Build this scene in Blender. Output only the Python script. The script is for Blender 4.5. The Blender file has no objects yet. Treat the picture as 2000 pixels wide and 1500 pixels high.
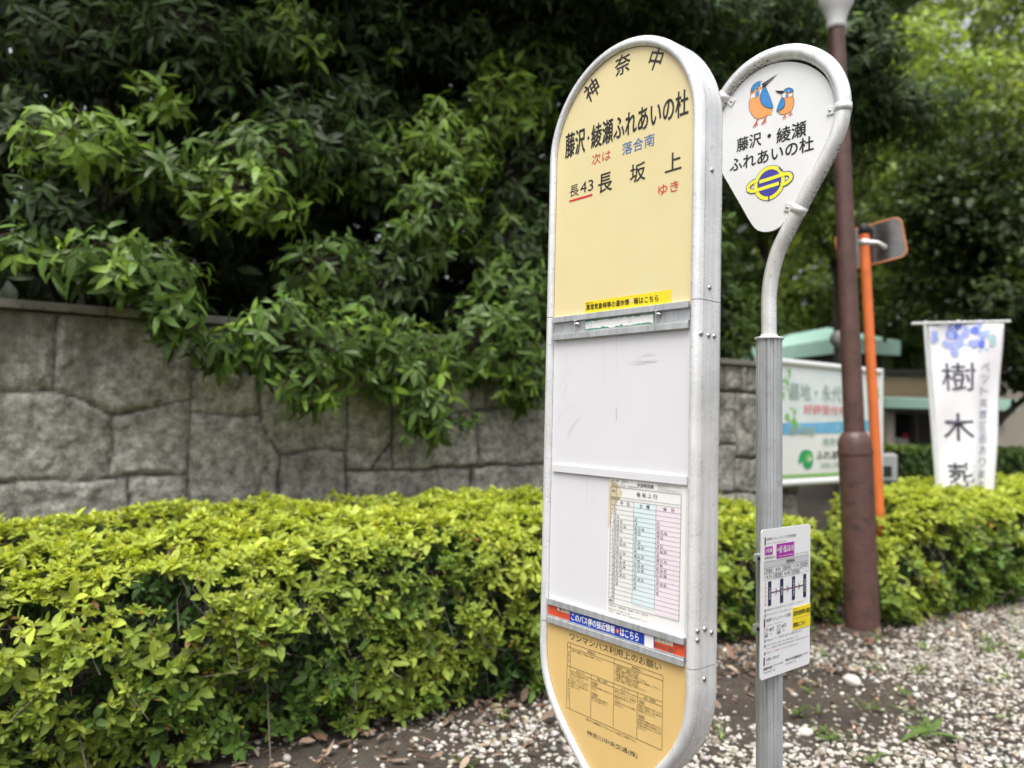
import bpy, math, random
import numpy as np
from mathutils import Vector, Matrix

SC = bpy.context.scene
COL = SC.collection
R = math.radians
EYE = 1.45

# ------------------------------------------------------------------ camera
F_PX, PITCH, ROLL = 1494.17, 0.0416, 0.0229          # focal length in px of a 2000 px wide frame
cam_d = bpy.data.cameras.new("camera")
cam = bpy.data.objects.new("camera", cam_d)
COL.objects.link(cam)
SC.camera = cam
cam_d.sensor_fit = 'HORIZONTAL'
cam_d.sensor_width = 36.0
cam_d.lens = 36.0 * F_PX / 2000.0
cam_d.clip_start, cam_d.clip_end = 0.05, 1000.0
_cp, _sp = math.cos(PITCH), math.sin(PITCH)
_rt, _up, _fw = Vector((1, 0, 0)), Vector((0, -_sp, _cp)), Vector((0, _cp, _sp))
_r = _rt * math.cos(ROLL) + _up * math.sin(ROLL)
_u = _up * math.cos(ROLL) - _rt * math.sin(ROLL)
cam.matrix_world = Matrix(((_r.x, _u.x, -_fw.x, 0), (_r.y, _u.y, -_fw.y, 0), (_r.z, _u.z, -_fw.z, EYE), (0, 0, 0, 1)))
cam_d.dof.use_dof = True
cam_d.dof.focus_distance = 1.98
cam_d.dof.aperture_fstop = 1.95

# ------------------------------------------------------------------ world, sun, exposure
SUN_EL, SUN_AZ = 68.0, 200.0                          # azimuth clockwise from +Y (the view direction)
world = bpy.data.worlds.new("World")
SC.world = world
world.use_nodes = True
nt = world.node_tree
nt.nodes.clear()
sky = nt.nodes.new('ShaderNodeTexSky')
sky.sky_type = 'NISHITA'
sky.sun_disc = False
sky.sun_elevation = R(SUN_EL)
sky.sun_rotation = R(SUN_AZ)
sky.air_density, sky.dust_density, sky.ozone_density = 1.0, 7.0, 1.0
hsv = nt.nodes.new('ShaderNodeHueSaturation')
hsv.inputs['Saturation'].default_value = 0.22
bg = nt.nodes.new('ShaderNodeBackground')
bg.inputs['Strength'].default_value = 0.15
wo = nt.nodes.new('ShaderNodeOutputWorld')
nt.links.new(sky.outputs[0], hsv.inputs['Color'])
nt.links.new(hsv.outputs[0], bg.inputs['Color'])
nt.links.new(bg.outputs[0], wo.inputs['Surface'])

sun_d = bpy.data.lights.new("sun", 'SUN')
sun_d.energy = 1.4
sun_d.angle = R(35)
sun_d.color = (1.0, 0.97, 0.92)
sun = bpy.data.objects.new("sun", sun_d)
COL.objects.link(sun)
_sd = Vector((math.sin(R(SUN_AZ)) * math.cos(R(SUN_EL)), math.cos(R(SUN_AZ)) * math.cos(R(SUN_EL)), math.sin(R(SUN_EL))))
sun.rotation_euler = _sd.to_track_quat('Z', 'Y').to_euler()

SC.view_settings.view_transform = 'Standard'
SC.view_settings.look = 'None'
SC.view_settings.gamma = 1.0
SC.view_settings.exposure = 0.74
SC.render.film_transparent = False
try:
    SC.cycles.max_bounces = 6
    SC.cycles.diffuse_bounces = 3
    SC.cycles.transparent_max_bounces = 4
    SC.cycles.use_denoising = True
except Exception:
    pass

# ------------------------------------------------------------------ small helpers
rng = np.random.default_rng(7)
random.seed(7)
PHI = R(58.25)
DR = np.array([math.sin(PHI), math.cos(PHI), 0.0])    # along the wall
NV = np.array([-math.cos(PHI), math.sin(PHI), 0.0])   # from the camera towards the wall


def W(s, n, z=0.0):
    return DR * s + NV * n + np.array([0, 0, z])


def link(name, me, parent=None):
    o = bpy.data.objects.new(name, me)
    COL.objects.link(o)
    if parent is not None:
        o.parent = parent
    return o


def tag(o, label=None, cat=None, group=None, kind=None):
    if label: o['label'] = label
    if cat: o['category'] = cat
    if group: o['group'] = group
    if kind: o['kind'] = kind
    return o


def thing(name, label, cat, loc=(0, 0, 0), rotz=0.0, group=None):
    o = bpy.data.objects.new(name, None)
    COL.objects.link(o)
    o.location = loc
    o.rotation_euler = (0, 0, rotz)
    o.empty_display_size = 0.2
    return tag(o, label, cat, group)


def node_mat(name):
    m = bpy.data.materials.new(name)
    m.use_nodes = True
    t = m.node_tree
    b = t.nodes['Principled BSDF']
    return m, t, b


def N(t, typ, **kw):
    n = t.nodes.new(typ)
    for k, v in kw.items():
        if k in n.inputs: n.inputs[k].default_value = v
        else: setattr(n, k, v)
    return n


def ramp(t, src, stops):
    r = t.nodes.new('ShaderNodeValToRGB')
    e = r.color_ramp.elements
    e[0].position, e[0].color = stops[0][0], (*stops[0][1], 1)
    e[1].position, e[1].color = stops[-1][0], (*stops[-1][1], 1)
    for p, c in stops[1:-1]:
        x = e.new(p); x.color = (*c, 1)
    t.links.new(src, r.inputs[0])
    return r


def mixc(t, fac, a, b, mode='MIX'):
    m = t.nodes.new('ShaderNodeMix')
    m.data_type = 'RGBA'
    m.blend_type = mode
    for sock, v in ((m.inputs[0], fac), (m.inputs[6], a), (m.inputs[7], b)):
        if hasattr(v, 'is_linked'): t.links.new(v, sock)
        elif isinstance(v, (int, float)): sock.default_value = v
        else: sock.default_value = (*v, 1)
    return m.outputs[2]


def plain(name, col, rough=0.5, metal=0.0, var=0.06, scale=12.0, bump=0.0, bscale=60.0, spec=0.5, dirt=None, streak=0.0):
    """procedural surface: base colour broken by two noises, optional bump and dirt patches"""
    m, t, b = node_mat(name)
    tc = N(t, 'ShaderNodeTexCoord')
    n1 = N(t, 'ShaderNodeTexNoise', Scale=scale, Detail=6.0, Roughness=0.6)
    t.links.new(tc.outputs['Object'], n1.inputs['Vector'])
    lo = tuple(c * (1 - var) for c in col); hi = tuple(min(1, c * (1 + var)) for c in col)
    c = ramp(t, n1.outputs['Fac'], [(0.3, lo), (0.7, hi)]).outputs[0]
    if streak:                                         # long faint vertical streaks, as rain and wiping leave on metal
        mp = N(t, 'ShaderNodeMapping'); mp.inputs['Scale'].default_value = (70.0, 70.0, 2.2)
        t.links.new(tc.outputs['Object'], mp.inputs['Vector'])
        n4 = N(t, 'ShaderNodeTexNoise', Scale=1.0, Detail=5.0, Roughness=0.7)
        t.links.new(mp.outputs[0], n4.inputs['Vector'])
        c = mixc(t, 1.0, c, ramp(t, n4.outputs['Fac'], [(0.32, (1 - streak,) * 3), (0.6, (1.0,) * 3)]).outputs[0], 'MULTIPLY')
    if dirt:
        n2 = N(t, 'ShaderNodeTexNoise', Scale=dirt[1], Detail=8.0, Roughness=0.7)
        t.links.new(tc.outputs['Object'], n2.inputs['Vector'])
        f = ramp(t, n2.outputs['Fac'], [(dirt[2], (0, 0, 0)), (dirt[2] + 0.12, (1, 1, 1))]).outputs[0]
        c = mixc(t, f, c, dirt[0])
    t.links.new(c, b.inputs['Base Color'])
    rr = ramp(t, n1.outputs['Fac'], [(0.3, (rough * 0.85,) * 3), (0.7, (min(1, rough * 1.15),) * 3)])
    t.links.new(rr.outputs[0], b.inputs['Roughness'])
    b.inputs['Metallic'].default_value = metal
    b.inputs['Specular IOR Level'].default_value = spec
    if bump:
        n3 = N(t, 'ShaderNodeTexNoise', Scale=bscale, Detail=5.0)
        t.links.new(tc.outputs['Object'], n3.inputs['Vector'])
        bp = N(t, 'ShaderNodeBump', Strength=bump, Distance=0.01)
        t.links.new(n3.outputs['Fac'], bp.inputs['Height'])
        t.links.new(bp.outputs[0], b.inputs['Normal'])
    return m


def leaf_mat(name, rough=0.42, trans=0.3, spec=0.5):
    """leaf surface: the colour of each leaf comes from its own 'tint' attribute"""
    m, t, b = node_mat(name)
    at = N(t, 'ShaderNodeAttribute', attribute_name='tint')
    tc = N(t, 'ShaderNodeTexCoord')
    nz = N(t, 'ShaderNodeTexNoise', Scale=55.0, Detail=3.0)
    t.links.new(tc.outputs['Object'], nz.inputs['Vector'])
    v = ramp(t, nz.outputs['Fac'], [(0.3, (0.8, 0.8, 0.8)), (0.7, (1.15, 1.15, 1.1))]).outputs[0]
    c = mixc(t, 1.0, at.outputs['Color'], v, 'MULTIPLY')
    t.links.new(c, b.inputs['Base Color'])
    b.inputs['Roughness'].default_value = rough
    b.inputs['Specular IOR Level'].default_value = spec
    tr = N(t, 'ShaderNodeBsdfTranslucent')
    tcol = mixc(t, 1.0, c, (1.15, 1.1, 0.45), 'MULTIPLY')
    t.links.new(tcol, tr.inputs['Color'])
    ms = N(t, 'ShaderNodeMixShader')
    ms.inputs[0].default_value = trans
    t.links.new(b.outputs[0], ms.inputs[1])
    t.links.new(tr.outputs[0], ms.inputs[2])
    t.links.new(ms.outputs[0], t.nodes['Material Output'].inputs['Surface'])
    return m


class MB:
    """mesh builder: polygons with material slots, linked as ONE object"""
    def __init__(s):
        s.v, s.f, s.m, s.sm, s.mats = [], [], [], [], []

    def slot(s, mat):
        if mat not in s.mats: s.mats.append(mat)
        return s.mats.index(mat)

    def add(s, V, Fc, mat, smooth=False):
        b = len(s.v); k = s.slot(mat)
        s.v.extend([tuple(map(float, p)) for p in V])
        for f in Fc:
            s.f.append(tuple(i + b for i in f)); s.m.append(k); s.sm.append(smooth)

    def build(s, name, parent=None, tf=None):
        me = bpy.data.meshes.new(name)
        V = s.v if tf is None else [tf(p) for p in s.v]
        me.from_pydata(V, [], s.f)
        for m in s.mats: me.materials.append(m)
        me.polygons.foreach_set('material_index', s.m)
        me.polygons.foreach_set('use_smooth', s.sm)
        me.update()
        return link(name, me, parent)

    def box(s, a, b, mat, bev=0.0):
        x0, y0, z0 = a; x1, y1, z1 = b
        if bev <= 0:
            V = [(x0, y0, z0), (x1, y0, z0), (x1, y1, z0), (x0, y1, z0), (x0, y0, z1), (x1, y0, z1), (x1, y1, z1), (x0, y1, z1)]
            s.add(V, [(3, 2, 1, 0), (4, 5, 6, 7), (0, 1, 5, 4), (1, 2, 6, 5), (2, 3, 7, 6), (3, 0, 4, 7)], mat)
            return
        e = bev
        def ring(z, i):
            return [(x0 + e + i, y0 + i, z), (x1 - e - i, y0 + i, z), (x1 - i, y0 + e + i, z), (x1 - i, y1 - e - i, z),
                    (x1 - e - i, y1 - i, z), (x0 + e + i, y1 - i, z), (x0 + i, y1 - e - i, z), (x0 + i, y0 + e + i, z)]
        V = ring(z0, e * 0.7) + ring(z0 + e, 0) + ring(z1 - e, 0) + ring(z1, e * 0.7)
        Fc = [tuple(range(7, -1, -1)), tuple(range(24, 32))]
        for k in range(3):
            for i in range(8):
                j = (i + 1) % 8
                Fc.append((k * 8 + i, k * 8 + j, k * 8 + 8 + j, k * 8 + 8 + i))
        s.add(V, Fc, mat)

    def tube(s, path, rad, mat, seg=12, caps=True, smooth=True):
        P = [np.array(p, float) for p in path]
        n = len(P)
        rad = rad if hasattr(rad, '__len__') else [rad] * n
        T = [P[min(i + 1, n - 1)] - P[max(i - 1, 0)] for i in range(n)]
        T = [t / (np.linalg.norm(t) + 1e-9) for t in T]
        a = np.array([0, 0, 1.0]) if abs(T[0][2]) < 0.9 else np.array([1.0, 0, 0])
        x = np.cross(a, T[0]); x /= np.linalg.norm(x)
        V = []
        for i in range(n):
            x = x - T[i] * (x @ T[i]); x /= np.linalg.norm(x)
            y = np.cross(T[i], x)
            for k in range(seg):
                q = 2 * math.pi * k / seg
                V.append(P[i] + (x * math.cos(q) + y * math.sin(q)) * rad[i])
        Fc = []
        for i in range(n - 1):
            for k in range(seg):
                j = (k + 1) % seg
                Fc.append((i * seg + k, i * seg + j, (i + 1) * seg + j, (i + 1) * seg + k))
        s.add(V, Fc, mat, smooth)
        if caps:
            s.add(V[:seg], [tuple(range(seg - 1, -1, -1))], mat)
            s.add(V[-seg:], [tuple(range(seg))], mat)

    def lathe(s, prof, mat, seg=20, c=(0, 0, 0), axis='z', smooth=True):
        V, Fc = [], []
        for r, z in prof:
            for k in range(seg):
                q = 2 * math.pi * k / seg
                a, b = r * math.cos(q), r * math.sin(q)
                p = (a, b, z) if axis == 'z' else ((a, z, b) if axis == 'y' else (z, a, b))
                V.append((p[0] + c[0], p[1] + c[1], p[2] + c[2]))
        for i in range(len(prof) - 1):
            for k in range(seg):
                j = (k + 1) % seg
                Fc.append((i * seg + k, i * seg + j, (i + 1) * seg + j, (i + 1) * seg + k))
        Fc.append(tuple(range(seg - 1, -1, -1)))
        Fc.append(tuple((len(prof) - 1) * seg + k for k in range(seg)))
        s.add(V, Fc, mat, smooth)

    def poly(s, pts, mat):
        s.add(pts, [tuple(range(len(pts)))], mat)

    def slab(s, pts, tf, o0, o1, mat):
        """a closed 2-D outline given thickness between offsets o0 (back) and o1 (front)"""
        n = len(pts)
        V = [tf(a, b, o0) for a, b in pts] + [tf(a, b, o1) for a, b in pts]
        Fc = [tuple(range(n - 1, -1, -1)), tuple(range(n, 2 * n))] + [(i, (i + 1) % n, n + (i + 1) % n, n + i) for i in range(n)]
        s.add(V, Fc, mat)


# ------------------------------------------------------------------ lettering
_glyph = {}


def glyphs(body):
    k = body
    if k not in _glyph:
        c = bpy.data.curves.new('lettering', 'FONT')
        c.body = body; c.resolution_u = 3
        o = bpy.data.objects.new('lettering', c)
        COL.objects.link(o)
        dg = bpy.context.evaluated_depsgraph_get()
        me = bpy.data.meshes.new_from_object(o.evaluated_get(dg))
        V = np.array([v.co[:2] for v in me.vertices]) if len(me.vertices) else np.zeros((0, 2))
        Fc = [tuple(p.vertices) for p in me.polygons]
        bpy.data.objects.remove(o); bpy.data.curves.remove(c); bpy.data.meshes.remove(me)
        _glyph[k] = (V, Fc)
    return _glyph[k]


class Face:
    """draws on a flat face: tf(a, b, off) -> local point, off = how far proud of the measured plane"""
    def __init__(s, mb, tf): s.mb, s.tf = mb, tf

    def text(s, body, a0, a1, b0, b1, mat, off, bold=0.0, rot=0.0):
        V, Fc = glyphs(body)
        if not len(V): return
        mn, mx = V.min(0), V.max(0)
        q = (V - mn) / np.maximum(mx - mn, 1e-6) - 0.5
        q = q * [a1 - a0, b1 - b0]
        if rot:
            c, d = math.cos(rot), math.sin(rot)
            q = q @ np.array([[c, d], [-d, c]])
        q = q + [(a0 + a1) / 2, (b0 + b1) / 2]
        s.mb.add([s.tf(x, y, off) for x, y in q], Fc, mat)
        if bold > 0.003:                               # heavier strokes: the same letter laid again a hair to each side
            w = bold * (b1 - b0)
            for k in range(6):
                dx, dy = w * math.cos(k * math.pi / 3), w * math.sin(k * math.pi / 3)
                s.mb.add([s.tf(x + dx, y + dy, off + 2e-5 * (k + 1)) for x, y in q], Fc, mat)

    def rect(s, a0, a1, b0, b1, mat, off):
        s.mb.poly([s.tf(a0, b0, off), s.tf(a1, b0, off), s.tf(a1, b1, off), s.tf(a0, b1, off)], mat)

    def quad(s, pts, mat, off):
        s.mb.poly([s.tf(a, b, off) for a, b in pts], mat)

    def line(s, a0, b0, a1, b1, w, mat, off):
        d = np.array([a1 - a0, b1 - b0]); d = d / (np.linalg.norm(d) + 1e-9)
        p = np.array([-d[1], d[0]]) * w / 2
        s.quad([(a0 - p[0], b0 - p[1]), (a1 - p[0], b1 - p[1]), (a1 + p[0], b1 + p[1]), (a0 + p[0], b0 + p[1])], mat, off)

    def disc(s, a, b, ra, rb, mat, off, n=28):
        s.quad([(a + ra * math.cos(2 * math.pi * k / n), b + rb * math.sin(2 * math.pi * k / n)) for k in range(n)], mat, off)

    def band(s, pts, w, mat, off, closed=False):
        """a stroke along a polyline"""
        P = np.array(pts, float); n = len(P)
        L, Rr = [], []
        for i in range(n):
            if closed: d = P[(i + 1) % n] - P[i - 1]
            else: d = P[min(i + 1, n - 1)] - P[max(i - 1, 0)]
            d = d / (np.linalg.norm(d) + 1e-9); p = np.array([-d[1], d[0]]) * w / 2
            L.append(P[i] + p); Rr.append(P[i] - p)
        V = [s.tf(*p, off) for p in L] + [s.tf(*p, off) for p in Rr]
        Fc = [(n + i, n + (i + 1) % n, (i + 1) % n, i) for i in range(n if closed else n - 1)]
        s.mb.add(V, Fc, mat)


def smooth_path(pts, n=8, closed=False):
    P = [np.array(p, float) for p in pts]
    out = []
    m = len(P)
    for i in range(m if closed else m - 1):
        if closed: a, b, c, d = P[i - 1], P[i], P[(i + 1) % m], P[(i + 2) % m]
        else: a, b, c, d = P[max(i - 1, 0)], P[i], P[i + 1], P[min(i + 2, m - 1)]
        for k in range(n):
            t = k / n
            out.append(0.5 * (2 * b + (c - a) * t + (2 * a - 5 * b + 4 * c - d) * t * t + (3 * b - a - 3 * c + d) * t ** 3))
    if not closed: out.append(P[-1])
    return out


# ------------------------------------------------------------------ materials
M = {}
M['alu'] = plain('brushed aluminium', (0.85, 0.86, 0.865), 0.28, 0.34, 0.12, 9.0, 0.08, 180.0, dirt=((0.47, 0.47, 0.45), 75.0, 0.60), streak=0.18)
M['alu_dull'] = plain('dull aluminium', (0.56, 0.58, 0.595), 0.44, 0.45, 0.1, 14.0, 0.05, 150.0, dirt=((0.34, 0.34, 0.33), 26.0, 0.60), streak=0.28)
M['screw'] = plain('steel screw', (0.5, 0.5, 0.5), 0.3, 1.0, 0.1)
M['seam_dirt'] = plain('dirt caught along the seam', (0.30, 0.26, 0.17), 0.8, 0, 0.4, 80.0)
M['dark'] = plain('cavity shade', (0.02, 0.02, 0.02), 0.9, 0, 0.2)
M['cream'] = plain('faded cream film', (0.76, 0.645, 0.345), 0.35, 0, 0.05, 3.0, dirt=((0.73, 0.67, 0.365), 5.0, 0.55))
M['ochre'] = plain('ochre film', (0.70, 0.485, 0.19), 0.35, 0, 0.05, 4.0, dirt=((0.82, 0.64, 0.34), 22.0, 0.69))
M['white_panel'] = plain('scuffed white panel', (0.70, 0.70, 0.725), 0.33, 0, 0.02, 3.0, dirt=((0.62, 0.61, 0.60), 11.0, 0.70))
M['paper'] = plain('paper', (0.80, 0.80, 0.77), 0.6, 0, 0.02, 6.0, dirt=((0.72, 0.66, 0.52), 7.0, 0.66))
M['paper_blue'] = plain('pale blue print', (0.68, 0.79, 0.80), 0.6, 0, 0.02)
M['paper_pink'] = plain('pale pink print', (0.81, 0.72, 0.77), 0.6, 0, 0.02)
M['stain'] = plain('tea coloured stain', (0.66, 0.56, 0.38), 0.6, 0, 0.12, 30.0)
M['ink'] = plain('black ink', (0.016, 0.014, 0.013), 0.45, 0, 0.1)
M['ink_soft'] = plain('thin black print', (0.07, 0.06, 0.055), 0.5, 0, 0.1)
M['red'] = plain('red print', (0.62, 0.035, 0.04), 0.45, 0, 0.05)
M['blue'] = plain('blue print', (0.02, 0.13, 0.42), 0.45, 0, 0.05)
M['navy'] = plain('navy print', (0.012, 0.022, 0.075), 0.45, 0, 0.05)
M['royal'] = plain('royal blue sticker', (0.012, 0.055, 0.42), 0.35, 0, 0.05)
M['orange_red'] = plain('worn red sticker', (0.66, 0.085, 0.035), 0.45, 0, 0.12, 20.0, dirt=((0.75, 0.3, 0.2), 30.0, 0.7))
M['cream_sticker'] = plain('cream sticker', (0.8, 0.74, 0.58), 0.5, 0, 0.04)
M['yellow'] = plain('yellow sticker', (0.87, 0.68, 0.02), 0.4, 0, 0.03)
M['white'] = plain('white print', (0.82, 0.82, 0.82), 0.4, 0, 0.02)
M['plate'] = plain('white painted plate', (0.77, 0.78, 0.79), 0.38, 0, 0.03, 8.0, dirt=((0.64, 0.64, 0.62), 40.0, 0.70))
M['green_stick'] = plain('green sticker', (0.02, 0.30, 0.15), 0.5, 0, 0.08)
M['grey_tab'] = plain('grey print', (0.52, 0.53, 0.55), 0.5, 0, 0.03)
M['grey_dark'] = plain('dark grey print', (0.2, 0.2, 0.22), 0.5, 0, 0.03)
M['purple'] = plain('purple print', (0.38, 0.02, 0.36), 0.45, 0, 0.04)
M['maroon'] = plain('maroon print', (0.17, 0.06, 0.09), 0.45, 0, 0.04)
M['bird_orange'] = plain('orange print', (0.80, 0.36, 0.12), 0.45, 0, 0.03)
M['bird_blue'] = plain('bright blue print', (0.03, 0.25, 0.62), 0.45, 0, 0.03)
M['bird_foot'] = plain('coral print', (0.72, 0.16, 0.08), 0.45, 0, 0.03)
M['emblem_yellow'] = plain('lemon print', (0.88, 0.84, 0.05), 0.4, 0, 0.03)
M['emblem_blue'] = plain('violet blue print', (0.06, 0.055, 0.36), 0.4, 0, 0.03)
M['grime'] = plain('black grime', (0.06, 0.055, 0.04), 0.9, 0, 0.5, 60.0)
M['brown_paint'] = plain('brown pole paint', (0.100, 0.050, 0.042), 0.5, 0, 0.2, 9.0, 0.25, 45.0, dirt=((0.048, 0.030, 0.026), 13.0, 0.54))
M['white_enamel'] = plain('white enamel', (0.68, 0.69, 0.7), 0.4, 0, 0.03)
M['orange_paint'] = plain('orange pole paint', (0.74, 0.18, 0.045), 0.5, 0, 0.14, 9.0, 0.05, 60.0, dirt=((0.5, 0.13, 0.05), 16.0, 0.63))
M['black_rubber'] = plain('black plastic', (0.02, 0.02, 0.022), 0.6, 0, 0.1)
M['mirror_back'] = plain('tarnished steel mirror', (0.24, 0.23, 0.22), 0.16, 0.9, 0.3, 6.0, dirt=((0.16, 0.12, 0.09), 7.0, 0.52))
M['rim_orange'] = plain('faded orange rim', (0.50, 0.20, 0.085), 0.55, 0, 0.12, 9.0)
M['mint'] = plain('mint roof sheet', (0.45, 0.72, 0.60), 0.5, 0, 0.05, 3.0)
M['soffit'] = plain('dark soffit', (0.045, 0.042, 0.04), 0.7, 0, 0.1)
M['beige_wall'] = plain('beige render', (0.48, 0.44, 0.36), 0.8, 0, 0.05, 2.0, 0.1, 40.0)
M['brown_wall'] = plain('tan wood cladding', (0.40, 0.27, 0.17), 0.7, 0, 0.1, 4.0, 0.1, 30.0)
M['glass_dark'] = plain('dark window glass', (0.02, 0.022, 0.024), 0.12, 0, 0.1)
M['concrete'] = plain('concrete', (0.34, 0.33, 0.31), 0.85, 0, 0.1, 8.0, 0.3, 50.0)
M['bark'] = plain('grey brown bark', (0.085, 0.065, 0.05), 0.9, 0, 0.3, 14.0, 0.5, 40.0)
M['twig'] = plain('grey twig', (0.16, 0.13, 0.11), 0.85, 0, 0.3, 30.0)
M['leaf_tree'] = leaf_mat('glossy evergreen leaf', 0.42, 0.26, 0.32)
M['leaf_hedge'] = leaf_mat('azalea leaf', 0.5, 0.40, 0.35)
M['leaf_far'] = leaf_mat('distant leaf', 0.5, 0.42, 0.3)
M['leaf_dry'] = leaf_mat('dry fallen leaf', 0.75, 0.1, 0.2)
M['cloth'] = plain('white banner cloth', (0.80, 0.79, 0.83), 0.8, 0, 0.02, 5.0)
M['sky_print'] = plain('pale sky print', (0.74, 0.81, 0.83), 0.45, 0, 0.08, 3.0, dirt=((0.80, 0.84, 0.84), 3.0, 0.5))
M['sea_print'] = plain('sea print', (0.16, 0.46, 0.72), 0.45, 0, 0.2, 5.0, dirt=((0.45, 0.72, 0.80), 4.0, 0.55))
M['leaf_print'] = plain('leaf green print', (0.22, 0.52, 0.12), 0.45, 0, 0.1)
M['grey_green_print'] = plain('grey green print', (0.36, 0.47, 0.43), 0.45, 0, 0.08)
M['rose_print'] = plain('rose print', (0.78, 0.30, 0.32), 0.45, 0, 0.05)
M['flower_blue'] = plain('cornflower print', (0.13, 0.20, 0.70), 0.6, 0, 0.25, 40.0)
M['flower_lilac'] = plain('lilac print', (0.36, 0.42, 0.82), 0.6, 0, 0.25, 40.0)
M['flower_teal'] = plain('pale teal print', (0.42, 0.60, 0.66), 0.6, 0, 0.2, 40.0)
M['banner_ink'] = plain('charcoal brush print', (0.06, 0.06, 0.09), 0.7, 0, 0.1)
M['banner_grey'] = plain('grey brush print', (0.33, 0.33, 0.42), 0.7, 0, 0.1)


# ------------------------------------------------------------------ bus stop sign (nearest thing)
YAW = 0.8861
UV = np.array([math.cos(YAW), -math.sin(YAW), 0])      # viewer's right along the sign face
SV = np.array([math.sin(YAW), math.cos(YAW), 0])       # away from the viewer, through the sign
sign_o = np.array([0.3787, 1.65, 0]) - UV * 0.2172
sign = thing('bus_stop_sign', 'tall round topped bus stop sign with cream and white panels in an aluminium frame', 'bus stop sign', tuple(sign_o), -YAW)


def front(a, b, off): return (a, -off, b)


HW = 0.247
arch = [(HW * math.cos(q), 2.117 + HW * math.sin(q)) for q in np.linspace(0, math.pi, 41)]
lowR = [tuple(p) for p in smooth_path([(0, .553), (.03, .558), (.062, .580), (.105, .618), (.152, .664), (.194, .712), (.223, .760), (.240, .808), (.247, .862), (.247, .905), (.247, .9245)], 6)]
PROF = [(.0245, .013), (.0245, .001), (.0225, -.002), (.017, -.0045), (.010, -.0045), (.005, -.001), (.001, .005), (0, .0125),
        (.0060, .0132), (.0060, .0158), (0, .0164), (0, .070), (.002, .077), (.008, .083), (.018, .085), (.0285, .082), (.030, .078), (.030, .066)]

PGROUPS = [PROF[0:8], PROF[7:9], PROF[8:10], PROF[9:11], PROF[10:12], PROF[11:18]]


def sweep(mb, path, mat, closed=False):
    P = np.array(path, float); n = len(P); fr = []
    for i in range(n):
        d0 = P[i] - P[max(i - 1, 0)]; d1 = P[min(i + 1, n - 1)] - P[i]
        if i == 0: d0 = d1
        if i == n - 1: d1 = d0
        d0 = d0 / np.linalg.norm(d0); d1 = d1 / np.linalg.norm(d1)
        d = d0 + d1; d /= np.linalg.norm(d)
        inn = np.array([-d[1], d[0]])
        k = 1 / max(0.5, d @ d0)
        fr.append((P[i], inn * k))
    for g in PGROUPS:
        V = [(p[0] + d[0] * i_, t, p[1] + d[1] * i_) for p, d in fr for i_, t in g]
        m = len(g); Fc = []
        for i in range(n - 1):
            for k in range(m - 1):
                Fc.append((i * m + k, (i + 1) * m + k, (i + 1) * m + k + 1, i * m + k + 1))
        mb.add(V, Fc, mat, True)
    for p, d in (fr[0], fr[-1]):
        mb.add([(p[0] + d[0] * i_, t, p[1] + d[1] * i_) for i_, t in PROF], [tuple(range(len(PROF)))], mat)


b = MB()
up = [(HW, 1.7102), (HW, 1.85), (HW, 2.0)] + arch + [(-HW, 2.0), (-HW, 1.85), (-HW, 1.7102)]
sweep(b, up, M['alu'])
ob = b.build('arch_frame', sign)
for sx in (1, -1):
    b = MB()
    p = [(HW, .9264), (HW, 1.3), (HW, 1.7085)]
    if sx < 0: p = [(-x, z) for x, z in p][::-1]
    sweep(b, p, M['alu'])
    b.build('side_frame', sign)
b = MB()
low = [(-x, z) for x, z in lowR[::-1]] + lowR[1:]
sweep(b, low, M['alu'])
b.build('pointed_base_frame', sign)


def inset(path, d):
    P = np.array(path, float); out = []
    for i in range(len(P)):
        t = P[min(i + 1, len(P) - 1)] - P[max(i - 1, 0)]; t /= np.linalg.norm(t)
        out.append((P[i][0] - t[1] * d, P[i][1] + t[0] * d))
    return out


# upper cream panel with the route lettering
b = MB(); fc = Face(b, front)
b.slab([(.2285, 1.700)] + inset(arch, .0185) + [(-.2285, 1.700)], front, -.012, -.006, M['cream'])
O = -.0054
INK, RED, BLU = M['ink'], M['red'], M['blue']
fc.text('神', -.121, -.073, 2.2505, 2.3015, INK, O, .012, R(27))
fc.text('奈', -.018, .031, 2.282, 2.330, INK, O, .012, R(2))
fc.text('中', .091, .130, 2.258, 2.307, INK, O, .012, R(-24))
fc.text('藤沢', -.190, -.118, 2.123, 2.187, INK, O, .016)
fc.disc(-.106, 2.155, .0035, .0045, INK, O)
fc.text('綾瀬ふれあいの杜', -.095, .205, 2.124, 2.183, INK, O, .016)
fc.text('次は', -.0925, -.0275, 2.081, 2.108, RED, O, .002)
fc.text('落合南', .010, .110, 2.080, 2.110, BLU, O, .002)
fc.text('長', -.171, -.137, 2.0165, 2.046, INK, O, .002)
fc.text('43', -.132, -.0855, 2.018, 2.046, INK, O, -.004)
fc.rect(-.1715, -.088, 2.004, 2.0095, RED, O)
fc.text('長', -.0685, -.0215, 2.0045, 2.051, INK, O, .010)
fc.text('坂', .037, .084, 2.0065, 2.050, INK, O, .010)
fc.text('上', .142, .1885, 2.0075, 2.049, INK, O, .010)
fc.text('ゆき', .1235, .1815, 1.959, 1.983, RED, O, .006)
fc.band(inset(up, .0253), .0018, M['seam_dirt'], O)
pan = b.build('upper_panel', sign)
b = MB(); fc = Face(b, front)
b.slab([(-.1065, 1.709), (.164, 1.709), (.164, 1.739), (-.1065, 1.739)], front, -.0055, -.0046, M['yellow'])
fc.text('神奈中バス', -.103, -.078, 1.7330, 1.7365, INK, -.0041, .01)
fc.text('異常気象時等の運休情', -.101, .041, 1.7165, 1.7315, INK, -.0041, .016)
fc.text('報はこちら', .056, .130, 1.7165, 1.7315, INK, -.0041, .016)
fc.disc(.0485, 1.7265, .0055, .0052, M['cream'], -.0041)
b.build('yellow_notice_sticker', pan)


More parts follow.
